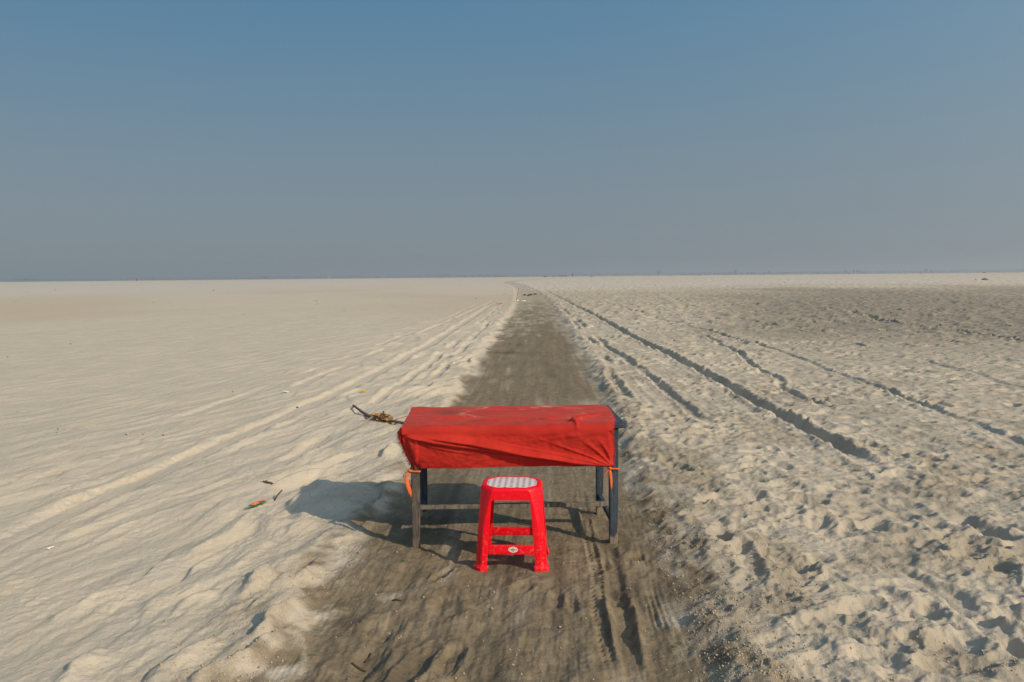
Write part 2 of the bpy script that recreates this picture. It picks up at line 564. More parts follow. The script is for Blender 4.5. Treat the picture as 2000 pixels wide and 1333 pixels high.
    # tyre prints
    def tyre(ys, xs, w, dep, lug, per, y0, y1):
        xc = np.interp(y, ys, xs)
        u = (x - xc) / w
        ins = (1 - ss(.75, 1.05, np.abs(u))) * ss(y0 - .1, y0 + .1, y) * (1 - ss(y1 - .15, y1 + .15, y))
        ph = y / per + .5 * np.abs(u) * 1.0
        f = ph - np.floor(ph)
        lugs = np.where(f < .45, 1.0, 0.0) * ss(.28, .45, np.abs(u))
        return ins * (-dep - lug * lugs) + .5 * dep * np.exp(-((np.abs(u) - 1.25) / .25) ** 2) * ss(y0, y0 + .1, y) * (1 - ss(y1 - .1, y1 + .1, y))
    pr = pr + tyre([3.2, 3.8, 4.3, 4.9, 6, 9], [.40, .41, .46, .47, .52, .62], .034, .004, .008, .050, 3.3, 5.9)
    gx = (x - np.interp(y, [3.2, 3.8, 4.3, 4.9], [.68, .70, .73, .75]))
    pr = pr + .0035 * np.cos(gx * 2 * np.pi / .028) * (1 - ss(.035, .06, np.abs(gx))) * ss(3.3, 3.5, y) * (1 - ss(4.6, 4.9, y)) * ss(-.3, .2, perlin(y / .4, y * 0 + 8))
    h, c = track(x, y, np.array([3.35, 3.62, 3.95, 4.3, 4.75]), np.array([.495, .51, .53, .545, .575]), .05, .012, .008, wob=.008, seed=2.2)
    pr = pr + h * 1.0 + h * 2.4 * (1 - ss(3.8, 4.05, y)) + h * 1.2 * ss(4.4, 4.6, y) * 0
    pr = pr + .004 * perlin(x * 0 + s / 1.4, y / .4) * ss(6, 9, y)
    z = z + m * pr * lvl * (1 - .6 * ss(20, 60, d))
    if dents:
        dn, dp = np.zeros_like(z), np.zeros_like(z)
        x0, x1, y0, y1 = x.min() - .5, x.max() + .5, y.min() - .5, y.max() + .5
        for D in DENTS:
            if x0 < D[0] < x1 and y0 < D[1] < y1:
                sel = np.abs(x - D[0]) + np.abs(y - D[1]) < 3.2 * D[2]
                if sel.any():
                    h = dent_at(D, x[sel], y[sel])
                    dn[sel] = np.minimum(dn[sel], h)
                    dp[sel] = np.maximum(dp[sel], h)
        z = z + .8 * dn + .7 * dp * (1 + dn / .05).clip(0, 1)
    lvl2 = m * (1 - lvl)
    z = z * (1 - lvl2)
    for fx, fy in FEET[:4]:
        rr_ = np.hypot(x - fx, y - fy)
        z = z + .009 * np.exp(-((rr_ - .042) / .016) ** 2) * (.8 + .9 * perlin(x / .03, y / .03))

    # ---- ground colour fields
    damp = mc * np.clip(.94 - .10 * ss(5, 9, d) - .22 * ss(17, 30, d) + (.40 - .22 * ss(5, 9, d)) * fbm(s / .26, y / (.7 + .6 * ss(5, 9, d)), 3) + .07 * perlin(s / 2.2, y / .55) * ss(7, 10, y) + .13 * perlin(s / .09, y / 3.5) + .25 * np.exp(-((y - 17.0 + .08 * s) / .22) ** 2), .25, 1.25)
    damp = damp + mc * ss(6, 8, d) * (.22 * fbm(s / .7 + 4, y / 1.8, 3) - .16 * ss(.45, 1.0, np.abs(s) / hw))
    damp = damp + mc * (.17 * perlin(s / .045 + .4 * perlin(s / .5, y / 2.5), y / 6.0) + .10 * perlin(s / .018, y / 2.2) * (1 - ss(6, 12, d))) * ss(-.25, .3, perlin(s / .35 + 8, y / 3.0))
    dust = ss(.10, .55, fbm(x / .30 + 9, y / .26 + 2, 3)) * (1 - ss(4.7, 5.4, y)) * .45
    dust = dust * ss(.15, .8, np.abs(s + .02) + .45 * perlin(x / .5, y / .5))
    damp = damp * (1 - dust)
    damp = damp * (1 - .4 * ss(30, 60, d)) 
    edge = np.exp(-(q / .10) ** 2) * .22 * np.clip(perlin(x / .3 + 2, y / .35) + .4, 0, 1)
    damp = np.maximum(damp, edge)
    halo = (.52 * np.exp(-(np.maximum(q, 0) / .26) ** 2) + .25 * np.exp(-(np.maximum(q, 0) / .7) ** 2)) * np.clip(.55 + .75 * fbm(x / .22 + 5, y / .26, 3), 0, 1.1) * (1 - .65 * ss(5, 10, d))
    damp = np.maximum(damp, halo)
    # beyond: pale dry flats and browner ground in broad bands
    far = ss(22, 45, d)
    b = fbm(x / 34 + 3, y / 60 + .7, 3)
    warm = far * ss(-.25, .35, b + .35 * ss(10, -40, x) * (1 - ss(60, 110, y)) * 1.0) * (1 - ss(85, 150, d))
    warm = np.maximum(warm, .95 * ss(3, 22, x) * ss(20, 34, d) * (1 - ss(75, 120, d)))
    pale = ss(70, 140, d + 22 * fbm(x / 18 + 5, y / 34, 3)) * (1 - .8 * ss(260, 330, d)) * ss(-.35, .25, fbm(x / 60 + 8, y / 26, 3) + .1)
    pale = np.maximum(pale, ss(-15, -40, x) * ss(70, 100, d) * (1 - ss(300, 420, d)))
    brown = ss(.02, .42, x / np.maximum(y, 1) + .10 * fbm(x / 5, y / 12, 2)) * ss(9, 26, d) * (1 - ss(60, 125, d + 26 * fbm(x / 16, y / 30 + 4, 3))) * .92
    brown = np.maximum(brown, (1 - left) * (.20 + .25 * ss(-.2, .5, fbm(x / .9 + 2, y / 1.2, 3))) * (1 - ss(60, 100, d)))
    return z, m, damp, warm, pale, crumb, brown


# ------------------------------------------------------------------ ground mesh: one sheet, rings round the viewpoint, finer where nearer
def build_ground():
    r = [.02]
    while r[-1] < 2.6: r.append(r[-1] * 1.06 + .01)
    while r[-1] < 800: r.append(r[-1] + max(.0024 * r[-1], .00016 * r[-1] ** 2))
    while r[-1] < 7000: r.append(r[-1] * 1.09)
    r = np.array(r)
    mid = np.arange(R(-38), R(38), .00165)
    wing = np.arange(R(38), R(66), .006)
    fr = np.concatenate([-wing[::-1], mid, wing])
    bk = np.arange(R(67), R(293), R(4))
    an = np.concatenate([fr, bk])
    nr, na = len(r), len(an)
    RR, AA = np.meshgrid(r, an, indexing='ij')
    x, y = (RR * np.sin(AA)), (RR * np.cos(AA))
    # break up the regular rings a little
    z = np.empty_like(x)
    fields = [np.empty_like(x) for _ in range(6)]
    step = 60
    def strip(i):
        o = terrain(x[i:i + step], y[i:i + step], dents=False)
        z[i:i + step] = o[0]
        for k in range(6): fields[k][i:i + step] = o[1 + k]
    with ThreadPoolExecutor(4) as ex:
        list(ex.map(strip, range(0, nr, step)))
    dn, dp = np.zeros_like(z), np.zeros_like(z)
    for D in DENTS:
        rad = max(D[2], D[3]) * 2.3
        dd, aa = math.hypot(D[0], D[1]), math.atan2(D[0], D[1])
        i0, i1 = np.searchsorted(r, [dd - rad, dd + rad])
        da = rad / max(dd - rad, .5)
        j0, j1 = np.searchsorted(fr, [aa - da, aa + da])
        if i1 > i0 and j1 > j0:
            sl = (slice(i0, i1), slice(j0, j1))
            h = dent_at(D, x[sl], y[sl])
            dn[sl] = np.minimum(dn[sl], h)
            dp[sl] = np.maximum(dp[sl], h)
    z = z + .8 * dn + .7 * dp * (1 + dn / .05).clip(0, 1)
    # normals of the whole sheet, so that path and sand shade as one surface
    P = np.stack([x, y, z], -1)
    tr_ = np.gradient(P, axis=0)
    Pw = np.concatenate([P[:, -1:], P, P[:, :1]], 1)
    ta = (Pw[:, 2:] - Pw[:, :-2])
    N = np.cross(ta, tr_)
    N /= np.linalg.norm(N, axis=-1, keepdims=True) + 1e-12
    N[N[..., 2] < 0] *= -1
    idx = np.arange(nr * na).reshape(nr, na)
    a0, a1 = idx[:-1], idx[1:]
    quads = np.stack([a0, np.roll(a0, -1, 1), np.roll(a1, -1, 1), a1], -1).reshape(-1, 4)
    mflat = fields[0].reshape(-1)
    fm = mflat[quads].mean(1)
    yf = y.reshape(-1)[quads].mean(1)
    on = (fm > .5) & (yf > -30) & (yf < 330)
    P, N = P.reshape(-1, 3), N.reshape(-1, 3)

    def make(name, q, mat):
        used = np.zeros(nr * na, bool)
        used[q.reshape(-1)] = True
        remap = np.cumsum(used) - 1
        q = remap[q].astype(np.int32)
        V = P[used]
        me = bpy.data.meshes.new(name)
        me.vertices.add(len(V))
        me.vertices.foreach_set('co', V.astype(np.float32).reshape(-1))
        me.loops.add(q.size)
        me.loops.foreach_set('vertex_index', q.reshape(-1))
        me.polygons.add(len(q))
        me.polygons.foreach_set('loop_start', np.arange(0, q.size, 4, dtype=np.int32))
        me.polygons.foreach_set('use_smooth', np.ones(len(q), bool))
        me.update(calc_edges=True)
        for k, nm in ((1, 'damp'), (2, 'warm'), (3, 'pale'), (4, 'crumb'), (5, 'brown')):
            at = me.attributes.new(nm, 'FLOAT', 'POINT')
            at.data.foreach_set('value', fields[k].reshape(-1)[used].astype(np.float32))
        me.normals_split_custom_set_from_vertices(N[used].astype(np.float32))
        me.materials.append(mat)
        o = bpy.data.objects.new(name, me)
        C.objects.link(o)
        return o
    m = ground_material()
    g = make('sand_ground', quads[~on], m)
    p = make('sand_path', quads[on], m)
    tag(g, 'pale dry sand plain with ripples, ruts and prints', 'ground', kind='structure')
    tag(p, 'dark packed damp sand path running to the horizon', 'path', kind='structure')


def ground_material():
    t = NT('sand')
    co = t.coord('Object')
    damp, warm, pale, crumb = (t.attr(k) for k in ('damp', 'warm', 'pale', 'crumb'))
    n_big = t.noise(co, 1.6, 4, .6)
    n_mid = t.noise(co, 11, 4, .6)
    n_fine = t.noise(co, 140, 3, .65)
    n_grain = t.noise(co, 520, 2, .7)
    sand = t.mix(t.ramp(n_big, .35, .68), (.500, .436, .352), (.555, .480, .378))
    sand = t.mix(t.math('MULTIPLY', t.ramp(n_mid, .52, .75), .55), sand, (.535, .452, .335))
    sand = t.mix(t.math('MULTIPLY', warm, .85), sand, (.490, .408, .306))
    sand = t.mix(t.math('MULTIPLY', t.ramp(t.noise(t.coord('Object', (5, 1.4, 1)), 1.3, 4, .6, .4), .45, .72), .5), sand, (.545, .448, .322))
    sand = t.mix(t.attr('brown'), sand, (.255, .220, .172))
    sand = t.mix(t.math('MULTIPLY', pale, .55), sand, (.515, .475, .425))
    sand = t.mix(t.math('MULTIPLY', crumb, t.ramp(n_mid, .3, .7, .25, .7)), sand, (.385, .322, .238))
    path = t.mix(t.ramp(n_mid, .35, .7), (.172, .134, .088), (.252, .200, .134))
    mott = t.math('ADD', t.math('MULTIPLY', t.math('SUBTRACT', n_mid, .5), .55), t.math('MULTIPLY', t.math('SUBTRACT', n_fine, .5), .5))
    dm = t.math('ADD', damp, t.math('MULTIPLY', mott, t.ramp(damp, .0, .25)))
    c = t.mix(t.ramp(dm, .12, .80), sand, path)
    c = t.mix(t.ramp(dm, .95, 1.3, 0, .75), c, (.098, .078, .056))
    # coarse grit and dark grains
    c = t.mix(t.math('MULTIPLY', t.ramp(n_fine, .60, .80), .30), c, (.20, .165, .125))
    g = t.math('MULTIPLY_ADD', n_grain, .70, .66)
    gm = t.new('ShaderNodeMix')
    gm.data_type, gm.blend_type = 'RGBA', 'MULTIPLY'
    gm.inputs[0].default_value = 1.0
    t.link(c, gm.inputs[6])
    cc = t.new('ShaderNodeCombineColor')
    for i in range(3): t.link(g, cc.inputs[i])
    t.link(cc.outputs[0], gm.inputs[7])
    n_b = t.noise(co, 38, 5, .7)
    n_c = t.noise(co, 75, 6, .75)
    b0 = t.bump(t.math('MULTIPLY', n_c, crumb), .022, .8)
    b1 = t.bump(n_b, .017, .7, b0)
    b2 = t.bump(n_fine, .0035, .55, b1)
    b3 = t.bump(n_grain, .0012, .5, b2)
    return t.done(gm.outputs[2], .93, b3, .12)


build_ground()


def gz(x, y):
    return float(terrain(np.array([float(x)]), np.array([float(y)]))[0][0])


def gzs(x, y):
    return terrain(np.asarray(x, float), np.asarray(y, float))[0]


# ------------------------------------------------------------------ materials
def mat_cloth():
    t = NT('red_cloth')
    co = t.coord('Object')
    geo = t.new('ShaderNodeNewGeometry')
    n = t.noise(co, 5, 4, .6)
    st = t.noise(t.coord('Object', (3, 4, 6)), 1.6, 5, .65)
    red = t.mix(t.ramp(n, .3, .7), (.40, .017, .012), (.47, .027, .016))
    top = t.attr('top')
    # grime and dust lie on the flat top
    grime = t.math('MULTIPLY', t.ramp(st, .50, .72), t.math('MULTIPLY_ADD', top, .55, .22))
    c = t.mix(grime, red, (.16, .020, .016))
    dn = t.noise(t.coord('Object', (2.2, 3.2, 3.2)), 2.6, 6, .72, .6)
    dust = t.math('MULTIPLY', t.math('MULTIPLY', t.ramp(dn, .50, .72, 0, .85), t.math('MULTIPLY', top, t.ramp(t.noise(co, 70, 4, .75), .35, .6, .35, 1.0))), t.attr('dusty'), clamp=True)
    c = t.mix(dust, c, (.58, .40, .34))
    c = t.mix(t.math('MULTIPLY', t.attr('stain'), .85), c, (.10, .016, .016))
    haze_ = t.math('MULTIPLY', top, .012)
    c = t.mix(haze_, c, (.45, .25, .2))
    wv = t.noise(t.coord('Object', (1, 1, 1)), 420, 2, .6)
    lin = t.noise(t.coord('Object', (60, 6, 260)), 1.0, 3, .6)
    b = t.bump(wv, .0012, .5, t.bump(lin, .002, .35))
    t.p.inputs['Sheen Weight'].default_value = .12
    t.p.inputs['Sheen Tint'].default_value = (1, .5, .4, 1)
    return t.done(c, .85, b, .15)


def mat_plastic():
    t = NT('red_plastic')
    co = t.coord('Object')
    n = t.noise(co, 30, 4, .6)
    sc = t.noise(t.coord('Object', (80, 80, 12)), 1.5, 4, .7, 1.5)
    c = t.mix(t.math('MULTIPLY', t.ramp(n, .5, .75), .35), (.84, .002, .014), (.74, .005, .014))
    c = t.mix(t.math('MULTIPLY', t.ramp(sc, .64, .74), .22), c, (.75, .22, .16))
    sx = t.new('ShaderNodeSeparateXYZ')
    t.link(co, sx.inputs[0])
    low = t.ramp(sx.outputs[2], .30, .0)
    d = t.math('MULTIPLY', t.ramp(t.noise(co, 60, 5, .7), .5, .75), t.math('MULTIPLY_ADD', low, .62, .10))
    c = t.mix(d, c, (.56, .30, .21))
    r = t.math('MULTIPLY_ADD', n, .25, .22)
    return t.done(c, r, t.bump(t.noise(co, 60, 2), .0006, .5), .28)


def mat_wood(name, paint, bare, lo, hi, off):
    t = NT(name)
    tc = t.new('ShaderNodeTexCoord')
    mp = t.new('ShaderNodeMapping')
    mp.inputs['Location'].default_value = (off, off * 1.7, off * .6)
    mp.inputs['Scale'].default_value = (9, 9, 1.1)
    t.link(tc.outputs['Object'], mp.inputs[0])
    gr = t.noise(mp.outputs[0], 6, 5, .65, .6)
    wearn = t.noise(t.coord('Object', (14, 14, 3)), 2.2, 6, .72)
    sx = t.new('ShaderNodeSeparateXYZ')
    t.link(tc.outputs['Object'], sx.inputs[0])
    foot = t.ramp(sx.outputs[2], .085, .0, 0, .55)
    w = t.ramp(t.math('ADD', wearn, foot), lo, hi)
    bc = t.mix(t.ramp(gr, .35, .7), bare, tuple(.55 * q for q in bare))
    pc = t.mix(t.ramp(gr, .4, .7), paint, tuple(1.7 * q + .006 for q in paint))
    c = t.mix(w, pc, bc)
    c = t.mix(t.math('MULTIPLY', t.ramp(t.noise(tc.outputs['Object'], 90, 3, .7), .62, .72), .6), c, (.30, .24, .18))
    return t.done(c, .72, t.bump(gr, .003, .7), .3)


def flat(name, col, rough=.7, spec=.2, var=.25, scale=40):
    t = NT(name)
    co = t.coord('Object')
    n = t.noise(co, scale, 4, .6)
    c = t.mix(n, tuple(q * (1 - var) for q in col), tuple(q * (1 + var) for q in col))
    return t.done(c, rough, t.bump(n, .002, .3), spec)


M_CLOTH = mat_cloth()
M_PLASTIC = mat_plastic()
M_BLUE = mat_wood('worn_blue_paint', (.026, .038, .055), (.24, .20, .15), .55, .70, 0.0)
M_WORN = mat_wood('bare_weathered_wood', (.040, .038, .040), (.155, .125, .095), .40, .60, 5.0)
M_RAIL = mat_wood('grey_weathered_wood', (.05, .05, .05), (.24, .205, .165), .34, .56, 9.0)
M_ORANGE = flat('orange_cord', (.66, .135, .035), .75, .2, .3, 60)
M_FRINGE = flat('red_threads', (.55, .035, .02), .85, .1, .35, 300)

# ------------------------------------------------------------------ table
table = empty('wooden_table', (0.0, 5.065, 0.0), R(1.8))
tag(table, 'worn dark blue wooden table under the red cloth on the path', 'table')
HX, HY, TH = .603, .30, .755


def leg(sx, sy, mat, w=.052, dx=0.0):
    b = MB()
    x, y = sx * HX + dx, sy * HY
    h = w / 2
    v = []
    for z, k in ((-.020, .88), (.35, .97), (TH - .03, 1.0)):
        v += [(x - h * k, y - h * k, z), (x + h * k, y - h * k, z), (x + h * k, y + h * k, z), (x - h * k, y + h * k, z)]
    f = [(3, 2, 1, 0), (8, 9, 10, 11)]
    for i in (0, 4):
        for k in range(4): f.append((i + k, i + (k + 1) % 4, i + 4 + (k + 1) % 4, i + 4 + k))
    b.add(v, f)
    return b.build('leg', mat, table, bevel=.004)


tag(leg(-1, -1, M_WORN, .052), 'front left leg, paint worn down to grey brown wood')
leg(1, -1, M_BLUE, .054)
leg(-1, 1, M_BLUE, .050)
leg(1, 1, M_BLUE, .050)
b = MB(); b.box(-.668, .672, -.345, .350, TH - .028, TH); b.build('tabletop', M_BLUE, table, bevel=.005)
for s in (-1, 1):
    b = MB(); b.box(-HX + .027, HX - .027, s * HY - .011, s * HY + .011, TH - .115, TH - .0285); b.build('apron', M_BLUE, table, bevel=.002)
    b = MB(); b.box(s * HX - .011, s * HX + .011, -HY + .027, HY - .027, TH - .115, TH - .0285); b.build('apron', M_BLUE, table, bevel=.002)
    b = MB(); b.box(s * HX - .014, s * HX + .014, -HY + .0245, HY - .0245, .118, .152); b.build('side_rail', M_BLUE, table, bevel=.003)
b = MB(); b.box(-HX - .006, HX + .006, -.022, .022, .1525, .178); b.build('foot_rail', M_RAIL, table, bevel=.003)

# ------------------------------------------------------------------ red cloth over the table
cloth = empty('red_cloth', (0.0, 5.065, 0.0), R(1.8))
tag(cloth, 'dusty red cloth draped over the table and tied at the corners', 'cloth')


def bumpf(v, c, w): return np.exp(-((v - c) / w) ** 2)


def build_cloth():
    nu, nt, nf, nb = 300, 90, 130, 14
    u = np.linspace(0, 1, nu)
    rows = []     # (x, y, z, top)
    zt = TH + .006
    RR_ = .044
    yb, yfa, yf = .352, -.336, -.380
    # back flap
    for k in range(nb):
        t = 1 - k / (nb - 1)
        rows.append((-.668 + 1.285 * u, np.full(nu, yb + .008), np.full(nu, zt - .006 - .12 * t), np.zeros(nu), np.full(nu, -1.0)))
    for k in range(nt):
        v = k / (nt - 1)
        v = 1 - (1 - v) ** 1.6
        y = yb + (yfa - yb) * min(1, v / .93)
        xl = -.673
        xr = np.interp(v, [0, .5, .8, 1], [.650, .645, .620, .583]) - .010 * ss(.06, 0, v) + .004 * math.sin(v * 9)
        x = xl + (xr - xl) * u
        n = fbm(x * 5 + 2, np.full(nu, np.mean(y) * 6.0), 3)
        z = zt + .0065 * np.maximum(n, -.2) + .007 * np.maximum(perlin(x * 3.1 + 4, np.full(nu, np.mean(y) * 4.0)), -.3) + .004 * perlin(x * 2, np.full(nu, y * 3))
        # wrinkles by the right-hand end
        for cx, cy, an, L, w, hh in ((.395, -.24, .9, .07, .010, .016), (.43, -.16, .5, .08, .009, .014), (.36, -.30, 1.9, .05, .010, .016),
                                     (.24, -.19, .3, .10, .012, .009), (.50, -.05, -.4, .12, .014, .009), (-.42, -.1, .2, .14, .016, .006),
                                     (-.1, -.2, .15, .2, .014, .007), (.05, .12, -.1, .22, .016, .006)):
            dx, dy = x - cx, y - cy
            p = dx * math.cos(an) + dy * math.sin(an)
            q = -dx * math.sin(an) + dy * math.cos(an)
            z = z + 1.5 * hh * np.exp(-(p / L) ** 2 - (q / w) ** 2)
        z = z - .003 * ss(.04, 0, v) + .0045 * ss(.2, .8, v) * perlin(x * 3.5, x * 0 + 7.7)
        y = y + (-.006 * ss(.7, 1, v) * perlin(u * 4.5, u * 0 + 3.3))
        if v > .93:      # rolls over the front edge
            wob = np.asarray(y) - (yb + (yfa - yb) * min(1, v / .93))
            ph = (v - .93) / .07 * math.pi / 2
            y = yfa - RR_ * math.sin(ph) + wob
            z = z - RR_ * (1 - math.cos(ph)) ** 1.0
        rows.append((x, np.full(nu, 0.0) + y, z, np.full(nu, 1 - .6 * ss(.86, 1.0, v)), np.full(nu, v)))
    # front drop
    ztop, zbot = zt - RR_ - .002, .497
    V1u = np.array([-.1, .01, .14, .25, .40, .55, .70, .90, 1.1]); V1t = np.array([-.03, .06, .26, .37, .51, .63, .79, .97, 1.1])
    V2u = np.array([-.1, .02, .14, .32, .44, .58, .77, .87, 1.1]); V2t = np.array([-.1, .02, .14, .31, .47, .68, .88, .97, 1.1])
    V3u = np.array([-.1, .02, .10, .25, .45, 1.1]); V3t = np.array([.05, .10, .34, .55, .72, 1.2])
    t1, t2, t3 = np.interp(u, V1u, V1t), np.interp(u, V2u, V2t), np.interp(u, V3u, V3t)
    ker = np.ones(21) / 21
    t1, t2, t3 = [np.convolve(np.pad(t, 10, mode='edge'), ker, 'valid') for t in (t1, t2, t3)]
    for k in range(1, nf):
        t = k / (nf - 1)
        xl = np.interp(t, [0, .12, .35, .7, 1], [-.673, -.672, -.655, -.628, -.600])
        xr = np.interp(t, [0, .2, .6, 1], [.583, .590, .600, .592])
        x = xl + (xr - xl) * u
        z = ztop + (zbot - ztop) * t
        hem = .013 * np.sin(u * 3.0) - .004 * u + .0050 * perlin(u * 7, u * 0 + .5) + .002 * perlin(u * 22, u * 0 + 1.5)
        z = z + hem * t
        out = .001
        f = np.zeros(nu)
        def fold(tc, w_up, w_dn, a, fade):
            d = t - tc
            return a * fade * np.where(d < 0, np.exp(-(d / w_up) ** 2), np.exp(-(d / w_dn) ** 2))
        f += fold(t1 - .035, .12, .030, .026, ss(0, .05, u) * (1 - .5 * ss(.55, .95, u)))
        f += fold(t2 - .035, .13, .032, .030, ss(.03, .3, u) * (1 - .35 * ss(.8, 1, u)))
        f += fold(t3 - .02, .07, .035, .007, ss(.0, .05, u) * (1 - ss(.2, .4, u)))
        f += fold(t1 + .10, .05, .03, .006, ss(.2, .4, u) * (1 - ss(.6, .8, u)))
        # folds that run into the right-hand knot
        for sl, a, w in ((.55, .008, .020), (1.0, .008, .018), (2.2, .008, .014), (5.0, .009, .011)):
            uu = 1.0 - (1 - t) / sl * .42
            f += a * np.exp(-((u - uu) / (w * (.35 + 1.2 * (1 - t)))) ** 2) * ss(0, .12, 1 - t) * ss(1.0, .45, 1 - t)
        # and into the left-hand knot
        for sl, a, w in ((.020, .012, .011), (.045, .011, .012), (-.01, .008, .009)):
            uu = .012 + sl * (1 - t) * 1.3
            f += a * np.exp(-((u - uu) / (w * (.35 + 1.0 * (1 - t)))) ** 2) * ss(.98, .75, t) * ss(.05, .2, t)
        f += .0065 * fbm(u * 9 + t * 2.5, np.full(nu, t * 2.0) - u * 3, 3)
        f += .0016 * perlin(u * 40 + t * 5, np.full(nu, t * 9) - u * 20)
        f += .011 * bumpf(u, .80, .022) * bumpf(t, .06, .10) + .010 * bumpf(u, .835, .014) * bumpf(t, .02, .10)
        f *= (1 - .55 * ss(.93, 1.0, t)) * ss(-.03, .14, t)
        y = yf - out - f - .006 * perlin(u * 4.5, u * 0 + 3.3) * (1 - ss(0, .5, t)) + .018 * ss(.04, 0, u) * 1.0 + .016 * ss(.975, 1.0, u) + .012 * t * np.sin(u * 2.4) * 0
        y = y + .022 * t * t
        y = y + .034 * t * (1 - np.sin(np.pi * np.clip(u, 0, 1)) ** .3)
        rows.append((x, y, z, np.full(nu, (1 - ss(0, .10, t)) * .35), np.full(nu, 1 + t)))
    X = np.array([r_[0] for r_ in rows]); Y = np.array([r_[1] for r_ in rows]); Z = np.array([r_[2] for r_ in rows])
    T = np.array([r_[3] for r_ in rows])
    W = np.array([r_[4] for r_ in rows])
    # the ragged right-hand selvage
    rag = .004 * perlin(W * 30, W * 0) + .003 * perlin(W * 90, W * 0 + 4)
    X = X + rag * ss(.97, 1, u)[None]
    n0, n1 = X.shape
    idx = np.arange(n0 * n1).reshape(n0, n1)
    q = np.stack([idx[:-1, :-1], idx[1:, :-1], idx[1:, 1:], idx[:-1, 1:]], -1).reshape(-1, 4)
    me = bpy.data.meshes.new('drape')
    V = np.stack([X, Y, Z], -1).reshape(-1, 3)
    me.from_pydata(V.tolist(), [], q.tolist())
    me.polygons.foreach_set('use_smooth', [True] * len(me.polygons))
    dusty = (2.2 * np.exp(-(((X + .15) / .15) ** 2 + ((Y - .27) / .10) ** 2)) + 2.0 * np.exp(-(((X + .31) / .09) ** 2 + ((Y - .0) / .09) ** 2))
             + .9 * np.exp(-(((X - .12) / .25) ** 2 + ((Y - .25) / .12) ** 2)) + 1.4 * np.exp(-(((X - .50) / .12) ** 2 + ((Y + .12) / .14) ** 2)) + .08)
    stain = np.exp(-(((X + .43) / .085) ** 2 + ((Y - .13) / .14) ** 2)) * np.clip(.75 + .8 * fbm(X * 12, Y * 14, 2), 0, 1.2)
    stain += .35 * np.exp(-(((X + .02) / .3) ** 2 + ((Y + .30) / .05) ** 2)) * np.clip(.3 + fbm(X * 14, Y * 20 + Z * 20, 2), 0, 1)
    stain += .30 * np.exp(-(((X - .30) / .10) ** 2 + ((Z - .66) / .04) ** 2)) * (W > 1) * np.clip(.5 + fbm(X * 14, Z * 20, 2), 0, 1)
    for nm, a in (('top', T), ('dusty', dusty), ('stain', np.clip(stain, 0, 1) * np.where(W > .0, 1, 0))):
        at = me.attributes.new(nm, 'FLOAT', 'POINT')
        at.data.foreach_set('value', a.reshape(-1).astype(np.float32))
    me.materials.append(M_CLOTH)
    o = bpy.data.objects.new('drape', me)
    C.objects.link(o)
    o.parent = cloth
    sm = o.modifiers.new('solid', 'SOLIDIFY')
    sm.thickness = .0014
    sm.offset = 1.0

    # left end: the cloth folds round the corner and hangs down the side
    nfl = 46
    rowsf, wid = [], 14
    fv, ff = [], []
    for k in range(nfl):
        t = k / (nfl - 1)
        x0 = np.interp(t, [0, .12, .35, .7, 1], [-.672, -.671, -.654, -.627, -.600])
        z0 = zt - .006 + (zbot + .005 - zt + .006) * t
        span = np.interp(t, [0, .1, .3, .6, 1], [.02, .055, .075, .050, .008])
        for j in range(wid):
            w = j / (wid - 1)
            fx = x0 + .004 - span * .62 * math.sin(w * 1.9) + .010 * math.sin(w * 9 + t * 3) * w
            fy = np.interp(t, [0, .06, .13, 1], [yfa - .002, yf + .016, yf + .006, yf + .040]) + span * 1.5 * w
            fz = z0 - .012 * w + .004 * random.uniform(-1, 1) * (j == wid - 1)
            fv.append((fx, fy, fz))
    for k in range(nfl - 1):
        for j in range(wid - 1):
            ff.append((k * wid + j, (k + 1) * wid + j, (k + 1) * wid + j + 1, k * wid + j + 1))
    mb = MB(); mb.add(fv, ff)
    side = mb.build('side_flap', M_CLOTH, cloth, smooth=True, solid=.0014)
    # left side of the top hanging down the table end
    mb = MB()
    nn, wid2 = 40, 10
    vv = []
    for k in range(nn):
        t = k / (nn - 1)
        y = yb - .02 + (yf - yb + .03) * t
        for j in range(wid2):
            w = j / (wid2 - 1)
            drop = (.05 + .06 * t + .01 * math.sin(t * 17)) * w
            vv.append((-.6725 - .006 * math.sin(w * 3.1) - .004 * math.sin(t * 21) * w, y, zt - .004 - drop))
    mb.add(vv, [(k * wid2 + j, (k + 1) * wid2 + j, (k + 1) * wid2 + j + 1, k * wid2 + j + 1) for k in range(nn - 1) for j in range(wid2 - 1)])
    mb.build('end_flap', M_CLOTH, cloth, smooth=True, solid=.0014)

    # frayed threads at both ends
    mb = MB()
    for k in range(3, nfl - 2):
        for rep in range(3):
            p = Vector(fv[k * wid + wid - 1]) + Vector((0, 0, random.uniform(-.003, .003)))
            L = random.uniform(.006, .020)
            d = Vector((-random.uniform(.3, 1), random.uniform(-.2, .5), -random.uniform(.1, .9))).normalized()
            mb.tube([p, p + d * L * .6, p + d * L + Vector((0, 0, -.006))], [.0011, .0009, .0004], 3)
    tag(mb.build('frayed_edge', M_FRINGE, cloth), kind='stuff')
    mb = MB()
    for k in range(nb + 20, n0 - 6):
        for rep in range(2):
            p = Vector((X[k, -1], Y[k, -1], Z[k, -1])) + Vector((0, 0, random.uniform(-.002, .002)))
            L = random.uniform(.004, .013)
            d = Vector((random.uniform(.3, 1), random.uniform(-.3, .4), -random.uniform(.0, .9))).normalized()
            mb.tube([p, p + d * L * .6, p + d * L + Vector((0, 0, -.004))], [.0010, .0008, .0004], 3)
    tag(mb.build('frayed_edge', M_FRINGE, cloth), kind='stuff')


build_cloth()


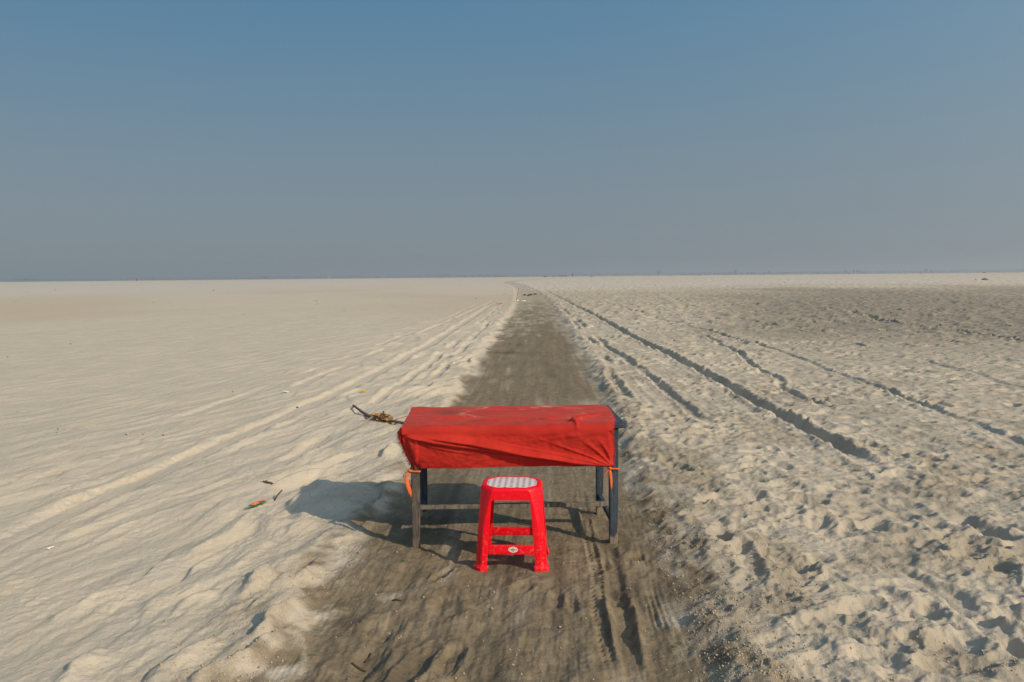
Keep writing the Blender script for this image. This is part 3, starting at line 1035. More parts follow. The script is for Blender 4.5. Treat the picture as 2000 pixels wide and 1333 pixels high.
def ribbon(mb, pts, w, tw=0.0):
    pts = [Vector(p) for p in pts]
    v, f = [], []
    for i, p in enumerate(pts):
        an = tw * i / max(1, len(pts) - 1)
        d = Vector((math.cos(an), math.sin(an) * .6, .25)).normalized()
        ww = w[i] if hasattr(w, '__len__') else w
        v += [p - d * ww / 2, p + d * ww / 2]
    for i in range(len(pts) - 1): f.append((2 * i, 2 * i + 1, 2 * i + 3, 2 * i + 2))
    mb.add(v, f)


# orange ties: a band round the leg, a knot and loose tails
def tie(name, lx, side, tails, z):
    root = empty(name, (0, 0, 0))
    root.parent = cloth
    h = .0292
    mb = MB()
    x0, x1, y0, y1 = lx - h, lx + h, -HY - h, -HY + h
    loop = [(x0, y0, z), (x1, y0, z - .003), (x1, y1, z + .002), (x0, y1, z + .006), (x0, y0, z)]
    pts = []
    for a, c in zip(loop[:-1], loop[1:]):
        for q in range(5): pts.append(tuple(a[i] + (c[i] - a[i]) * q / 5 for i in range(3)))
    pts.append(loop[-1])
    mb.tube(pts, .0058, 6, .25)
    mb.build('band', M_ORANGE, root, smooth=True)
    kx = x0 if side < 0 else x0
    mb = MB()
    mb.tube([(kx - .012, y0 - .008, z + .004), (kx - .002, y0 - .013, z + .008), (kx + .009, y0 - .010, z + .002), (kx + .004, y0 - .009, z - .008)],
            [.006, .011, .010, .005], 7, .25)
    mb.build('knot', M_ORANGE, root, smooth=True)
    for tl, w in tails:
        mb = MB()
        ribbon(mb, [(kx + dx, y0 - .012 + dy, z + dz) for dx, dy, dz in tl], w, 1.4)
        mb.build('loose_end', M_ORANGE, root, smooth=True, solid=.0025)
    return root


tie('corner_tie', -HX, -1, [([(0, 0, 0), (-.016, -.004, -.018), (-.022, -.006, -.045), (-.012, -.008, -.085), (.002, -.006, -.125), (.008, -.004, -.155)],
                             [.012, .022, .024, .026, .026, .012]),
                            ([(0, 0, .002), (-.018, -.004, .0), (-.034, -.004, -.016), (-.040, -.002, -.030)], [.010, .012, .010, .006])], .482)
tie('corner_tie', HX, 1, [([(0, 0, 0), (.004, -.006, -.03), (.008, -.008, -.07), (.010, -.006, -.11), (.012, -.004, -.128)], [.012, .017, .018, .015, .006]),
                          ([(0, 0, 0), (-.018, -.006, -.014), (-.032, -.008, -.034), (-.040, -.006, -.050)], [.010, .012, .010, .005])], .478)

# ------------------------------------------------------------------ plastic stool
stool = empty('plastic_stool', (-.008, 4.512, -.004), R(-3.0))
tag(stool, 'bright red plastic stool with white patterned seat in front of the table', 'stool')
SH = .468


def st_half(z):
    k = z / SH
    return .204 + (.172 - .204) * k, .172 + (.142 - .172) * k


def st_corner(z):
    k = z / SH
    return .034 + .040 * max(0, (k - .45) / .55) ** 1.7


def st_ring(z, inset=0.0, grow=0.0):
    """points round the stool at height z; corners are soft chamfers. 4 corners x 7 points"""
    wx, wy = st_half(z)
    wx, wy = wx - inset + grow, wy - inset + grow
    c = max(.008, st_corner(z) - inset * .4 + grow * .5)
    pts = []
    for qx, qy, a0 in ((1, -1, -90), (1, 1, 0), (-1, 1, 90), (-1, -1, 180)):
        cx, cy = qx * (wx - c), qy * (wy - c)
        P0 = Vector((cx + c * math.cos(R(a0)), cy + c * math.sin(R(a0))))
        P1 = Vector((cx + c * math.cos(R(a0 + 90)), cy + c * math.sin(R(a0 + 90))))
        for k in range(7):
            w = k / 6
            arc = Vector((cx + c * math.cos(R(a0 + 90 * w)), cy + c * math.sin(R(a0 + 90 * w))))
            pts.append(arc * .35 + P0.lerp(P1, w) * .65)
    return [Vector((p.x, p.y, z)) for p in pts]


def st_loft(name, rings, parent, cap_top=False, thick=.0045, mat=M_PLASTIC, closed=True, bevel=.0012):
    mb = MB()
    n = len(rings[0])
    v = [p for r_ in rings for p in r_]
    f = []
    for i in range(len(rings) - 1):
        for k in range(n if closed else n - 1):
            k2 = (k + 1) % n
            f.append((i * n + k, i * n + k2, (i + 1) * n + k2, (i + 1) * n + k))
    if cap_top: f.append(tuple((len(rings) - 1) * n + k for k in range(n)))
    mb.add(v, f)
    o = mb.build(name, mat, parent, smooth=True)
    if thick:
        m = o.modifiers.new('solid', 'SOLIDIFY')
        m.thickness = thick
        m.offset = -1.0
    if bevel:
        m = o.modifiers.new('bevel', 'BEVEL')
        m.width = bevel
        m.segments = 2
        m.limit_method = 'ANGLE'
        m.angle_limit = R(40)
    e = o.modifiers.new('edges', 'EDGE_SPLIT')
    e.split_angle = R(27)
    return o


def st_strip(far, near, z):
    """width of a leg's flat face beside its corner, so that the opening keeps its own slope"""
    half = (far - near).length / 2
    inner = (.138 - .030 * z / .402) if abs((far - near).x) > abs((far - near).y) else (.106 - .026 * z / .402)
    return half - inner


SK = .402     # lower edge of the skirt
rings = [st_ring(SK)] + [st_ring(z) for z in np.linspace(SK + .008, SH - .012, 6)]
rings += [st_ring(SH - .012, .0025 + 0 * 1) if False else st_ring(SH - .006, .002), st_ring(SH - .002, .006), st_ring(SH, .011)]
rings += [[Vector((p.x, p.y, SH)) for p in st_ring(SH, .026)], [Vector((p.x, p.y, SH - .003)) for p in st_ring(SH, .029)]]
seat = st_loft('seat', rings, stool, cap_top=True, thick=.004, bevel=0)


def mat_panel():
    t = NT('seat_print')
    tc = t.new('ShaderNodeTexCoord')
    sx = t.new('ShaderNodeSeparateXYZ')
    t.link(tc.outputs['Object'], sx.inputs[0])
    x, y = sx.outputs[0], sx.outputs[1]
    yy = t.math('DIVIDE', y, .0275)
    # zig-zag broken uprights in columns
    xi = t.math('DIVIDE', t.math('ADD', x, .0172), .0345)
    fx = t.math('SUBTRACT', t.math('FRACT', t.math('ADD', xi, 20.0)), .5)
    col = t.math('FLOOR', t.math('ADD', xi, 20.0))
    yy = t.math('ADD', yy, t.math('MULTIPLY', t.math('MODULO', col, 2.0), .5))
    fy = t.math('FRACT', t.math('ADD', yy, 40.0))
    zig = t.math('SUBTRACT', t.math('MULTIPLY', t.math('GREATER_THAN', fy, .5), .26), .13)
    up = t.math('LESS_THAN', t.math('ABSOLUTE', t.math('SUBTRACT', fx, zig)), .12)
    gap = t.math('GREATER_THAN', t.math('ABSOLUTE', t.math('SUBTRACT', t.math('FRACT', t.math('MULTIPLY', fy, 2.0)), .5)), .16)
    bar = t.math('MULTIPLY', t.math('LESS_THAN', t.math('ABSOLUTE', t.math('SUBTRACT', fy, .5)), .15), t.math('LESS_THAN', t.math('ABSOLUTE', fx), .22))
    mk = t.math('MAXIMUM', t.math('MULTIPLY', up, t.math('SUBTRACT', 1.0, gap)), bar)
    soft = t.noise(tc.outputs['Object'], 70, 3, .6)
    mk = t.math('MULTIPLY', mk, t.ramp(soft, .25, .55, .6, 1.0))
    blk = t.math('MULTIPLY', t.math('LESS_THAN', t.math('ABSOLUTE', t.math('SUBTRACT', t.math('ABSOLUTE', fx), .36)), .11),
                 t.math('LESS_THAN', t.math('ABSOLUTE', t.math('SUBTRACT', fy, .5)), .28))
    base = t.mix(t.math('MULTIPLY', blk, .30), (.74, .72, .74), (.48, .47, .53))
    base = t.mix(t.ramp(t.noise(tc.outputs['Object'], 18, 4, .6), .55, .8, 0, .35), base, (.55, .47, .40))
    c = t.mix(mk, base, (.09, .05, .07))
    return t.done(c, .38, t.bump(t.math('SUBTRACT', 1.0, mk), .0008, .4), .4)


mb = MB()
outl = [p for p in st_ring(SH, .0285)]
low = [Vector((p.x, p.y, SH - .0028)) for p in outl]
top_ = [Vector((p.x * .985, p.y * .985, SH - .0005)) for p in outl]
n = len(outl)
mb.add(low + top_, [(k, (k + 1) % n, n + (k + 1) % n, n + k) for k in range(n)] + [tuple(range(n, 2 * n))])
tag(mb.build('seat_panel', mat_panel(), stool), 'white seat inlay with rows of small dark printed marks')

zs = np.concatenate([np.linspace(0.0, SK - .012, 12), SK - .012 * (1 - np.linspace(.25, 1, 4))])
for ci in range(4):
    rr = []
    for z in zs:
        ring = st_ring(z)
        n = len(ring)
        k0 = ci * 7
        cor = [ring[k0 + k] for k in range(7)]
        prev, nxt = ring[(k0 - 1) % n], ring[(k0 + 7) % n]
        # flat strips either side of the corner, widening in an arch under the skirt
        arch = max(0, (z - (SK - .012)) / .012)
        arch = .008 * arch ** 2
        d0, d1 = (prev - cor[0]).normalized(), (nxt - cor[-1]).normalized()
        w0, w1 = st_strip(prev, cor[0], z) + arch, st_strip(nxt, cor[-1], z) + arch
        rr.append([cor[0] + d0 * w0, cor[0] + d0 * w0 * .5] + cor + [cor[-1] + d1 * w1 * .5, cor[-1] + d1 * w1])
    lg = st_loft('leg', rr, stool, closed=False, thick=.0055)
    # flared foot
    fr_ = []
    for z, g in ((-.001, .0095), (.022, .0085), (.030, .0035), (.036, .0006)):
        ring = st_ring(max(z, 0), 0, g)
        k0 = ci * 7
        cor = [Vector((p.x, p.y, z)) for p in ring[k0:k0 + 7]]
        prev, nxt = ring[(k0 - 1) % n], ring[(k0 + 7) % n]
        d0, d1 = (Vector((prev.x, prev.y, z)) - cor[0]).normalized(), (Vector((nxt.x, nxt.y, z)) - cor[-1]).normalized()
        fr_.append([cor[0] + d0 * .042] + cor + [cor[-1] + d1 * .042])
    st_loft('foot', fr_, lg, closed=False, thick=.010)

# rails between the legs (front, right, back, left)
for ci, (z0, z1) in enumerate(((.098, .152), (.098, .150), (.100, .152), (.098, .150))):
    nxt = (ci + 1) % 4
    rr = []
    for z in np.linspace(z0, z1, 4):
        ring = st_ring(z)
        a, bb = ring[((ci - 1) % 4) * 7 + 6], ring[ci * 7]
        d = (bb - a).normalized()
        wid = st_strip(a, bb, z) - .0004
        rr.append([a + d * wid + (bb - a - 2 * d * wid) * w for w in np.linspace(0, 1, 9)])
    rl = st_loft('rail', rr, stool, closed=False, thick=.0050)
    if ci == 0:
        # almond-shaped paper sticker on the front rail
        mid = [(r_[4]) for r_ in rr]
        c0 = (mid[1] + mid[2]) / 2 + Vector((.012, -.0016, .001))
        tilt = (rr[3][4] - rr[0][4]).normalized()
        vv = [c0]
        for k in range(24):
            an = 2 * math.pi * k / 24
            px = .0275 * math.cos(an)
            pz = .0165 * math.sin(an) * (1 - .12 * abs(math.cos(an)))
            vv.append(c0 + Vector((px, 0, 0)) + tilt * pz)
        mbs = MB()
        mbs.add(vv, [(0, 1 + k, 1 + (k + 1) % 24) for k in range(24)])
        tS = NT('sticker_paper')
        tS.done(tS.mix(tS.ramp(tS.noise(tS.coord('Object'), 90, 3), .5, .75, 0, .5), (.66, .60, .54), (.5, .4, .34)), .6, None, .3)
        stk = mbs.build('sticker', tS.m, rl, solid=.0006)
        tag(stk, 'small white almond shaped sticker on the front rail')
        tP = NT('sticker_print')
        tP.done((.17, .12, .15), .6)
        # the mark: a small upright sign over a bold word line and two short lines; illegible at this size
        def mark(x0, x1, z0_, z1_):
            base = c0 + Vector((0, -.0012, 0))
            return [base + Vector((x, 0, 0)) + tilt * z for x, z in ((x0, z0_), (x1, z0_), (x1, z1_), (x0, z1_))]
        mbp = MB()
        for (x0, x1, z0_, z1_) in ((-.0012, .0016, .0055, .0125), (-.013, -.0095, -.002, .004), (-.0085, -.005, -.003, .0035), (-.004, -.0008, -.002, .004),
                                   (.0002, .0036, -.003, .0035), (.0046, .0082, -.002, .004), (.0092, .0125, -.003, .002), (-.0075, -.001, -.0085, -.0055),
                                   (.0005, .0065, -.0095, -.0065), (-.0215, -.019, -.001, .004), (.0185, .0215, -.002, .003)):
            mbp.add(mark(x0, x1, z0_, z1_), [(0, 1, 2, 3)])
        mbp.build('print', tP.m, rl)

# ------------------------------------------------------------------ loose things on the sand
K = .964
M_BARK = flat('grey_bark', (.17, .135, .11), .85, .1, .35, 60)
M_TWIG = flat('pale_twig', (.34, .27, .19), .85, .1, .3, 80)
M_DRY = flat('dry_leaf', (.42, .245, .11), .8, .15, .35, 25)
M_GREEN = flat('green_foil', (.02, .16, .07), .35, .5, .4, 60)
M_ORF = flat('orange_print', (.62, .17, .03), .4, .4, .35, 90)
M_GREY = flat('grey_foil', (.22, .24, .26), .35, .5, .3, 60)
M_YEL = flat('yellow_scrap', (.60, .36, .02), .6, .3, .25, 60)
M_WHT = flat('white_scrap', (.72, .70, .67), .6, .3, .15, 60)
M_REDS = flat('red_scrap', (.60, .02, .035), .6, .3, .25, 60)
M_LEAFG = flat('green_leaf', (.10, .16, .05), .6, .3, .3, 60)
M_DARK = flat('dark_debris', (.035, .032, .03), .9, .1, .4, 60)
M_DTWIG = flat('dark_twig', (.07, .055, .04), .85, .1, .35, 60)

# driftwood branch with a caught bunch of dry leaves
bp = [(-2.02 * K, 10.0 * K), (-1.86 * K, 9.72 * K), (-1.72 * K, 9.44 * K), (-1.60 * K, 9.26 * K), (-1.42 * K, 9.03 * K), (-1.22 * K, 8.84 * K), (-1.05 * K, 8.70 * K)]
hts = [.045, .035, .025, .025, .025, .02, .01]
ctr = (bp[3][0], bp[3][1], gz(*bp[3]))
br = empty('driftwood_branch', ctr)
tag(br, 'grey driftwood branch with dry brown leaves left of the table', 'branch')
mb = MB()
pts = [(x - ctr[0], y - ctr[1], gz(x, y) + h - ctr[2]) for (x, y), h in zip(bp, hts)]
mb.tube(pts, [.012, .017, .020, .019, .016, .013, .009], 9, .14)
mb.build('limb', M_BARK, br, smooth=True)
mb = MB()
mb.tube([Vector(pts[0]) + Vector((.02, -.02, 0)), Vector(pts[0]) + Vector((-.03, -.05, -.05)), Vector(pts[0]) + Vector((-.05, -.16, -.075))], [.010, .008, .006], 6, .2)
mb.build('side_shoot', M_BARK, br, smooth=True)
mb = MB()
mb.tube([Vector(pts[4]) + Vector((-.03, .04, .0)), Vector(pts[4]) + Vector((-.07, .12, .04)), Vector(pts[4]) + Vector((-.09, .20, .07))], [.010, .009, .007], 6, .2)
mb.build('side_shoot', M_BARK, br, smooth=True)
mb = MB()
for k in range(110):
    c = Vector(pts[3]).lerp(Vector(pts[4]), random.random() ** 1.3) + Vector((random.gauss(0, .035), random.gauss(0, .05), random.uniform(-.02, .05)))
    L, w = random.uniform(.05, .13), random.uniform(.008, .022)
    an = random.gauss(-.9, .6)
    d = Vector((math.cos(an), math.sin(an), random.uniform(-.35, .3))).normalized()
    sd = d.cross(Vector((random.uniform(-.5, .5), random.uniform(-.5, .5), 1))).normalized() * w
    up = Vector((0, 0, random.uniform(-.02, .025)))
    mb.add([c - d * L / 2, c + sd - d * L * .1, c + up, c - sd - d * L * .1, c + d * L / 2 + up, c + sd * .8 + d * L * .25, c - sd * .8 + d * L * .25],
           [(0, 1, 2), (0, 2, 3), (1, 5, 2), (3, 2, 6), (5, 4, 2), (2, 4, 6)])
tag(mb.build('dry_leaves', M_DRY, br), kind='stuff')


def stick(name, P, h, rad, mat, label, cat='twig', group=None):
    c = P[len(P) // 2]
    c3 = Vector((c[0], c[1], gz(*c)))
    mb = MB()
    mb.tube([Vector((x, y, gz(x, y) + hh)) - c3 for (x, y), hh in zip(P, h)], rad, 6, .15)
    o = mb.build(name, mat, None, smooth=True)
    o.location = c3
    return tag(o, label, cat, group)


stick('thin_twig', [(-1.74 * K, 8.59 * K), (-1.69 * K, 8.85 * K), (-1.64 * K, 9.12 * K), (-1.60 * K, 9.3 * K)], [.01, .02, .045, .05], [.004, .006, .007, .006],
      M_TWIG, 'pale thin twig leaning on the dry leaves of the driftwood')
stick('reddish_twig', [(-1.22 * K, 9.12 * K), (-1.36 * K, 9.08 * K), (-1.48 * K, 9.05 * K)], [.03, .03, .02], [.004, .005, .004], flat('red_twig', (.30, .10, .07)),
      'short reddish twig beside the driftwood branch')


def crumple(name, x, y, L, w, h, mats, label, cat, an=0.0, n=9, m=6, parts=None):
    """a creased flat scrap lying on the sand; each band of its length can carry its own colour"""
    z = gz(x, y)
    root = empty(name, (x, y, z), an)
    bands = len(mats)
    for k, (pn, mt, u0, u1, v0, v1, lift) in enumerate(mats):
        mb = MB()
        vv = []
        for i in range(n):
            for j in range(m):
                u = u0 + (u1 - u0) * i / (n - 1)
                v = v0 + (v1 - v0) * j / (m - 1)
                taper = 1 - .55 * abs(u) ** 2
                px, py = u * L, v * w * taper
                wx, wy = x + px * math.cos(an) - py * math.sin(an), y + px * math.sin(an) + py * math.cos(an)
                gg = CR(u * 3 + k * .1, v * 2.2 + x)
                vv.append((px + .004 * random.uniform(-1, 1), py + .003 * random.uniform(-1, 1), float(terrain_cache(wx, wy)) - z + .004 + h * (.45 + .55 * gg) + lift))
        mb.add(vv, [(i * m + j, (i + 1) * m + j, (i + 1) * m + j + 1, i * m + j + 1) for i in range(n - 1) for j in range(m - 1)])
        mb.build(pn, mt, root, smooth=False, solid=.0012)
    return tag(root, label, cat)


def CR(a, b): return float(perlin(np.array([a * 1.7 + 3]), np.array([b * 1.7]))[0])


_tc = {}


def terrain_cache(x, y):
    k = (round(x, 2), round(y, 2))
    if k not in _tc: _tc[k] = gz(*k)
    return _tc[k]


crumple('snack_wrapper', -1.885 * K, 5.715 * K, .085, .030, .016,
        [('foil', M_GREEN, -.9, 1, -1, 1, 0.0), ('orange_panel', M_ORF, -.45, .30, -.55, .55, .006), ('grey_end', M_GREY, -1.15, -.62, -.8, .8, .004),
         ('red_strip', M_REDS, .35, 1.05, -.30, .25, .005)],
        'crumpled green and orange snack wrapper on the sand left of the shadow', 'wrapper', R(62))
crumple('yellow_scrap', -2.16 * K, 11.44 * K, .05, .035, .05, [('scrap', M_YEL, -1, 1, -1, 1, 0)], 'small yellow scrap on the sand beyond the driftwood', 'scrap', R(70))
crumple('white_scrap', -3.26 * K, 11.36 * K, .04, .03, .03, [('scrap', M_WHT, -1, 1, -1, 1, 0)], 'tiny white scrap on the sand left of the yellow scrap', 'scrap', R(20))
crumple('white_scrap', -2.90 * K, 4.86 * K, .020, .007, .010, [('scrap', M_WHT, -1, 1, -1, 1, 0)], 'thin white torn scrap on the near sand at lower left', 'scrap', R(75))
crumple('red_scrap', -.70, 44.4, .20, .09, .10, [('scrap', M_REDS, -1, 1, -1, 1, .02)], 'small bright red scrap on the far sand left of the path', 'scrap', R(15))
crumple('white_bag', .55, 49.8, .32, .16, .14, [('bag', M_WHT, -1, 1, -1, 1, .02)], 'pale crumpled bag at the left edge of the far path', 'bag', R(12))
stick('upright_stick', [(.30, 52.0), (.38, 52.0), (.48, 52.05)], [0.0, .42, .85], [.016, .014, .009], M_DTWIG, 'dark stick standing at the left edge of the far path', 'stick')
crumple('curled_leaf', -1.98 * K, 6.35 * K, .05, .012, .012, [('blade', M_DTWIG, -1, 1, -1, 1, .003), ('tip', M_WHT, -1.3, -.7, -.6, .6, .004)],
        'small dark curled leaf above the snack wrapper', 'leaf', R(0))
crumple('green_leaf', -.63, 4.49, .013, .008, .008, [('blade', M_LEAFG, -1, 1, -1, 1, 0)], 'tiny green leaf on the path by the worn table leg', 'leaf', R(30))
stick('dark_twig', [(-.655, 3.35), (-.645, 3.385), (-.642, 3.42)], [.006, .008, .006], [.004, .005, .004], M_DTWIG, 'short dark twig pointing away on the near path, lower left')
stick('dark_twig', [(-.70, 3.285), (-.67, 3.28), (-.635, 3.272)], [.006, .008, .006], [.004, .005, .003], M_DTWIG, 'short dark twig lying crosswise on the near path, lower left')
stick('dark_twig', [(-.625, 3.955), (-.60, 3.95), (-.575, 3.945)], [.005, .007, .005], [.003, .004, .003], M_DTWIG, 'tiny dark twig on the path below the green leaf')
stick('wrapper_twig', [(-1.80 * K, 5.88 * K), (-1.79 * K, 5.93 * K), (-1.775 * K, 6.0 * K)], [.0, .03, .05], [.006, .006, .004], M_DTWIG, 'dark splinter standing behind the green wrapper')


def sprig(x, y, label, seed):
    random.seed(seed)
    z = gz(x, y)
    root = empty('green_sprig', (x, y, z))
    tag(root, label, 'weed', 'green sprigs on the path edge')
    mb = MB()
    for k in range(5):
        an = random.uniform(0, 6.28)
        L = random.uniform(.010, .024)
        c = Vector((0, 0, .003))
        d = Vector((math.cos(an), math.sin(an), random.uniform(.1, .5)))
        sd = Vector((-d.y, d.x, 0)).normalized() * L * .16
        mb.add([c, c + d * L * .5 + sd, c + d * L, c + d * L * .5 - sd], [(0, 1, 2, 3)])
    mb.build('leaf_blades', M_LEAFG, root, solid=.0008)
    mb = MB()
    mb.tube([(0, 0, -.004), (.002, .001, .006), (.003, .0, .012)], [.0012, .001, .0006], 4)
    mb.build('stem', M_TWIG, root)


for x, y, l in ((.70, 3.40, 'small green sprig on the near path at lower right, leftmost of three'), (.745, 3.44, 'small green sprig on the near path at lower right, middle of three'),
                (.80, 3.47, 'small green sprig on the near path at lower right, nearest the bank'), (-.88, 3.36, 'small yellowish sprig on the near path at lower left')):
    sprig(x, y, l, int(abs(x) * 1000))

# dark lumps on the far path
random.seed(12)
for k, (x, y, w) in enumerate(((1.10, 66.5, .16), (1.62, 66.9, .19), (1.40, 65.4, .14), (2.05, 69.4, .22))):
    mb = MB()
    nn = 9
    v = [(0, 0, .13 * w / .3)]
    for rg, hh in ((.45, .10), (.8, .05), (1.0, -.03)):
        for j in range(nn):
            a = 6.283 * j / nn
            r_ = w * rg * random.uniform(.75, 1.2)
            v.append((r_ * math.cos(a), r_ * math.sin(a), hh * random.uniform(.7, 1.3)))
    f = [(0, 1 + j, 1 + (j + 1) % nn) for j in range(nn)]
    for q in range(2):
        f += [(1 + q * nn + j, 1 + (q + 1) * nn + j, 1 + (q + 1) * nn + (j + 1) % nn, 1 + q * nn + (j + 1) % nn) for j in range(nn)]
    mb.add(v, f)
    o = mb.build('dung_heap', M_DARK)
    o.location = (x, y, gz(x, y))
    tag(o, ('dark lump on the far path, leftmost of the cluster', 'dark lump in the middle of the cluster on the far path',
            'dark lump nearest the table in the cluster on the far path', 'dark lump on the far path, farthest right of the cluster')[k], 'lump', 'dark lumps on the far path')

# crumbs of sand on the banks and in the trampled ground, and dark specks on the plain
def scatter(name, n, fx, size, mat, label, cat):
    base = np.array([(1, 0, 0), (-1, 0, 0), (0, 1, 0), (0, -1, 0), (0, 0, 1), (0, 0, -1)], float)
    tri = np.array([(0, 2, 4), (2, 1, 4), (1, 3, 4), (3, 0, 4), (2, 0, 5), (1, 2, 5), (3, 1, 5), (0, 3, 5)])
    g = np.random.default_rng(len(name))
    X, Y = fx(g, n)
    Z = gzs(X, Y)
    S = size(g, n, X, Y)
    V = base[None] * S[:, None, None] * g.uniform(.55, 1.25, (n, 6, 1))
    a = g.uniform(0, 6.28, n)
    ca, sa = np.cos(a), np.sin(a)
    Vx = V[..., 0] * ca[:, None] - V[..., 1] * sa[:, None]
    Vy = V[..., 0] * sa[:, None] + V[..., 1] * ca[:, None]
    V = np.stack([Vx + X[:, None], Vy + Y[:, None], V[..., 2] * .75 + Z[:, None] + S[:, None] * .2], -1).reshape(-1, 3)
    F = (tri[None] + 6 * np.arange(n)[:, None, None]).reshape(-1, 3)
    me = bpy.data.meshes.new(name)
    me.from_pydata(V.tolist(), [], F.tolist())
    me.polygons.foreach_set('use_smooth', [True] * len(me.polygons))
    me.materials.append(mat)
    o = bpy.data.objects.new(name, me)
    C.objects.link(o)
    tag(o, label, cat, kind='stuff')


def f_banks(g, n):
    Y = 3.0 + 9 * g.random(n) ** 1.7
    sgn = np.where(g.random(n) < .68, 1, -1)
    q = np.abs(g.normal(.12, .28, n)) - .05
    sc = g.random(n) < .25
    q = np.where(sc & (sgn > 0), g.random(n) * (1 + .35 * Y), q)
    onp = g.random(n) < .18
    q = np.where(onp, -g.random(n) * .9, q)
    xc = np.interp(Y, _ty, _tx) + sgn * (np.interp(Y, _ty, _tw) + q)
    keep = perlin(xc * 2.3 + 3, Y * 1.7)
    Y = np.where(keep < -.1, Y * .97 + .1, Y)
    return xc, Y


scatter('sand_clods', 8000, f_banks, lambda g, n, X, Y: .0020 + .0075 * g.random(n) ** 4.5, flat('sand_crumbs', (.40, .335, .25), .95, .05, .2, 90),
        'loose crumbs of sand along both banks of the path', 'sand')


def f_crumbs(g, n):
    m_ = n * 7
    Y = 3.0 + 6.0 * g.random(m_) ** 1.6
    X = np.where(g.random(m_) < .8, .75 + (.62 * Y - .2) * g.random(m_), -.8 - (.35 * Y) * g.random(m_))
    o = terrain(X, Y, dents=False)
    keep = np.argsort(-(o[5] ** .7) * g.random(m_) ** 1.5)[:n]
    return X[keep], Y[keep]


scatter('sand_crumbs', 6000, f_crumbs, lambda g, n, X, Y: .0015 + .0060 * g.random(n) ** 3, flat('sand_crumb_clusters', (.42, .355, .265), .95, .05, .2, 90),
        'clusters of broken sand crust in the trampled ground', 'sand')


def f_plain(g, n):
    Y = 8 + 150 * g.random(n) ** 2.2
    X = Y * g.uniform(-.66, .66, n)
    s, hw = path_q(X, Y)
    X = np.where(np.abs(s) < hw + .3, X + 4, X)
    return X, Y


scatter('dark_specks', 60, f_plain, lambda g, n, X, Y: (.008 + .0007 * Y) * g.uniform(.5, 1.3, n), M_DTWIG, 'scattered dark specks of dry debris over the plain', 'debris')

# ------------------------------------------------------------------ horizon
M_CROWN = flat('tree_crown', (.045, .075, .040), .8, .1, .4, 1.0)
M_TRUNK = flat('tree_trunk', (.09, .07, .05), .9, .1, .3, 3.0)


def make_tree(seed, wide):
    random.seed(seed)
    root = empty('far_tree')
    mb = MB()
    mb.tube([(0, 0, 0), (.1, .05, 2.5), (-.1, 0, 5.0), (.1, 0, 7.5)], [.38, .30, .22, .08], 7, .1)
    for k in range(5):
        a = random.uniform(0, 6.28)
        z0 = random.uniform(3, 6)
        mb.tube([(0, 0, z0), (math.cos(a) * 1.2 * wide, math.sin(a) * 1.2 * wide, z0 + 1.2), (math.cos(a) * 2.3 * wide, math.sin(a) * 2.3 * wide, z0 + 2.6)], [.16, .1, .04], 5)
    mb.build('trunk', M_TRUNK, root)
    mb = MB()
    cl = [(Vector((random.gauss(0, 1.5) * wide, random.gauss(0, 1.5) * wide, random.uniform(4.2, 9.5))), random.uniform(.9, 1.7)) for k in range(13)]
    for c, r_ in cl:
        for q in range(34):
            d = Vector((random.gauss(0, 1), random.gauss(0, 1), random.gauss(0, .8))).normalized() * r_ * random.uniform(.4, 1.1)
            p = c + d
            a = Vector((random.gauss(0, 1), random.gauss(0, 1), random.gauss(0, 1))).normalized() * .42
            bb = a.cross(Vector((random.gauss(0, 1), random.gauss(0, 1), random.gauss(0, 1)))).normalized() * .30
            mb.add([p - a, p + bb, p + a, p - bb], [(0, 1, 2, 3)])
    mb.build('crown', M_CROWN, root)
    return root


protos = [make_tree(31, 1.0), make_tree(32, 1.45), make_tree(33, .75)]
used = [False, False, False]
TREES = []
gl = 'far trees on the left horizon'
for i, (px, s) in enumerate(((34, .62), (40, .75), (47, 1.0), (54, 1.05), (60, .95), (67, 1.0), (73, 1.1), (79, .8), (90, .7))):
    TREES.append((px, s, i % 3, 'hazy tree in the dark green clump on the far left horizon', gl))
TREES += [(520, .85, 1, 'lone hazy tree on the horizon left of the white mast', 'far single trees'),
          (1286, 1.35, 1, 'faint round tree on the horizon right of the standing person', 'far single trees'),
          (1437, 1.45, 1, 'faint tall round tree on the right horizon', 'far single trees'),
          (1651, 1.25, 0, 'dark tree left of a gap on the right horizon', 'far single trees'),
          (1807, 1.30, 1, 'broad hazy tree on the far right horizon', 'far single trees'),
          (1818, .95, 1, 'lower hazy tree just right of the broad one on the far right horizon', 'far single trees')]
for i, (px, s) in enumerate(((1335, .7), (1352, .5), (1370, .85), (1377, .55), (1396, .8), (1402, .7), (1414, .65), (1426, .8), (1447, .75), (1461, .95), (1468, .9), (1474, .9), (1492, .9), (1500, 1.1), (1506, .8), (1527, .8), (1536, .85))):
    TREES.append((px, s, i % 3, 'small hazy tree in the loose row on the right horizon', 'row of far trees on the right horizon'))
for i, (px, s) in enumerate(((1586, .8), (1592, .75), (1598, .85))):
    TREES.append((px, s, i % 3, 'small hazy tree of the trio in mid right horizon', 'trio of far trees'))
for i, (px, s) in enumerate(((1667, 1.3), (1674, 1.25), (1681, 1.05), (1687, .8))):
    TREES.append((px, s, (2, 0, 1, 2)[i], 'hazy tree in the ragged clump on the right horizon', 'ragged clump of far trees'))
for i, (px, s) in enumerate(((858, .5), (866, .55), (878, .5), (898, .5), (911, .45), (924, .55), (946, .6), (951, .6), (957, .6), (970, .6), (977, .65), (984, .55))):
    TREES.append((px, s, i % 3, 'tiny hazy tree on the horizon left of the path end', 'row of far trees left of the path'))
ORD = 'first second third fourth fifth sixth seventh eighth ninth tenth eleventh twelfth thirteenth fourteenth fifteenth sixteenth seventeenth'.split()
cnt = {}
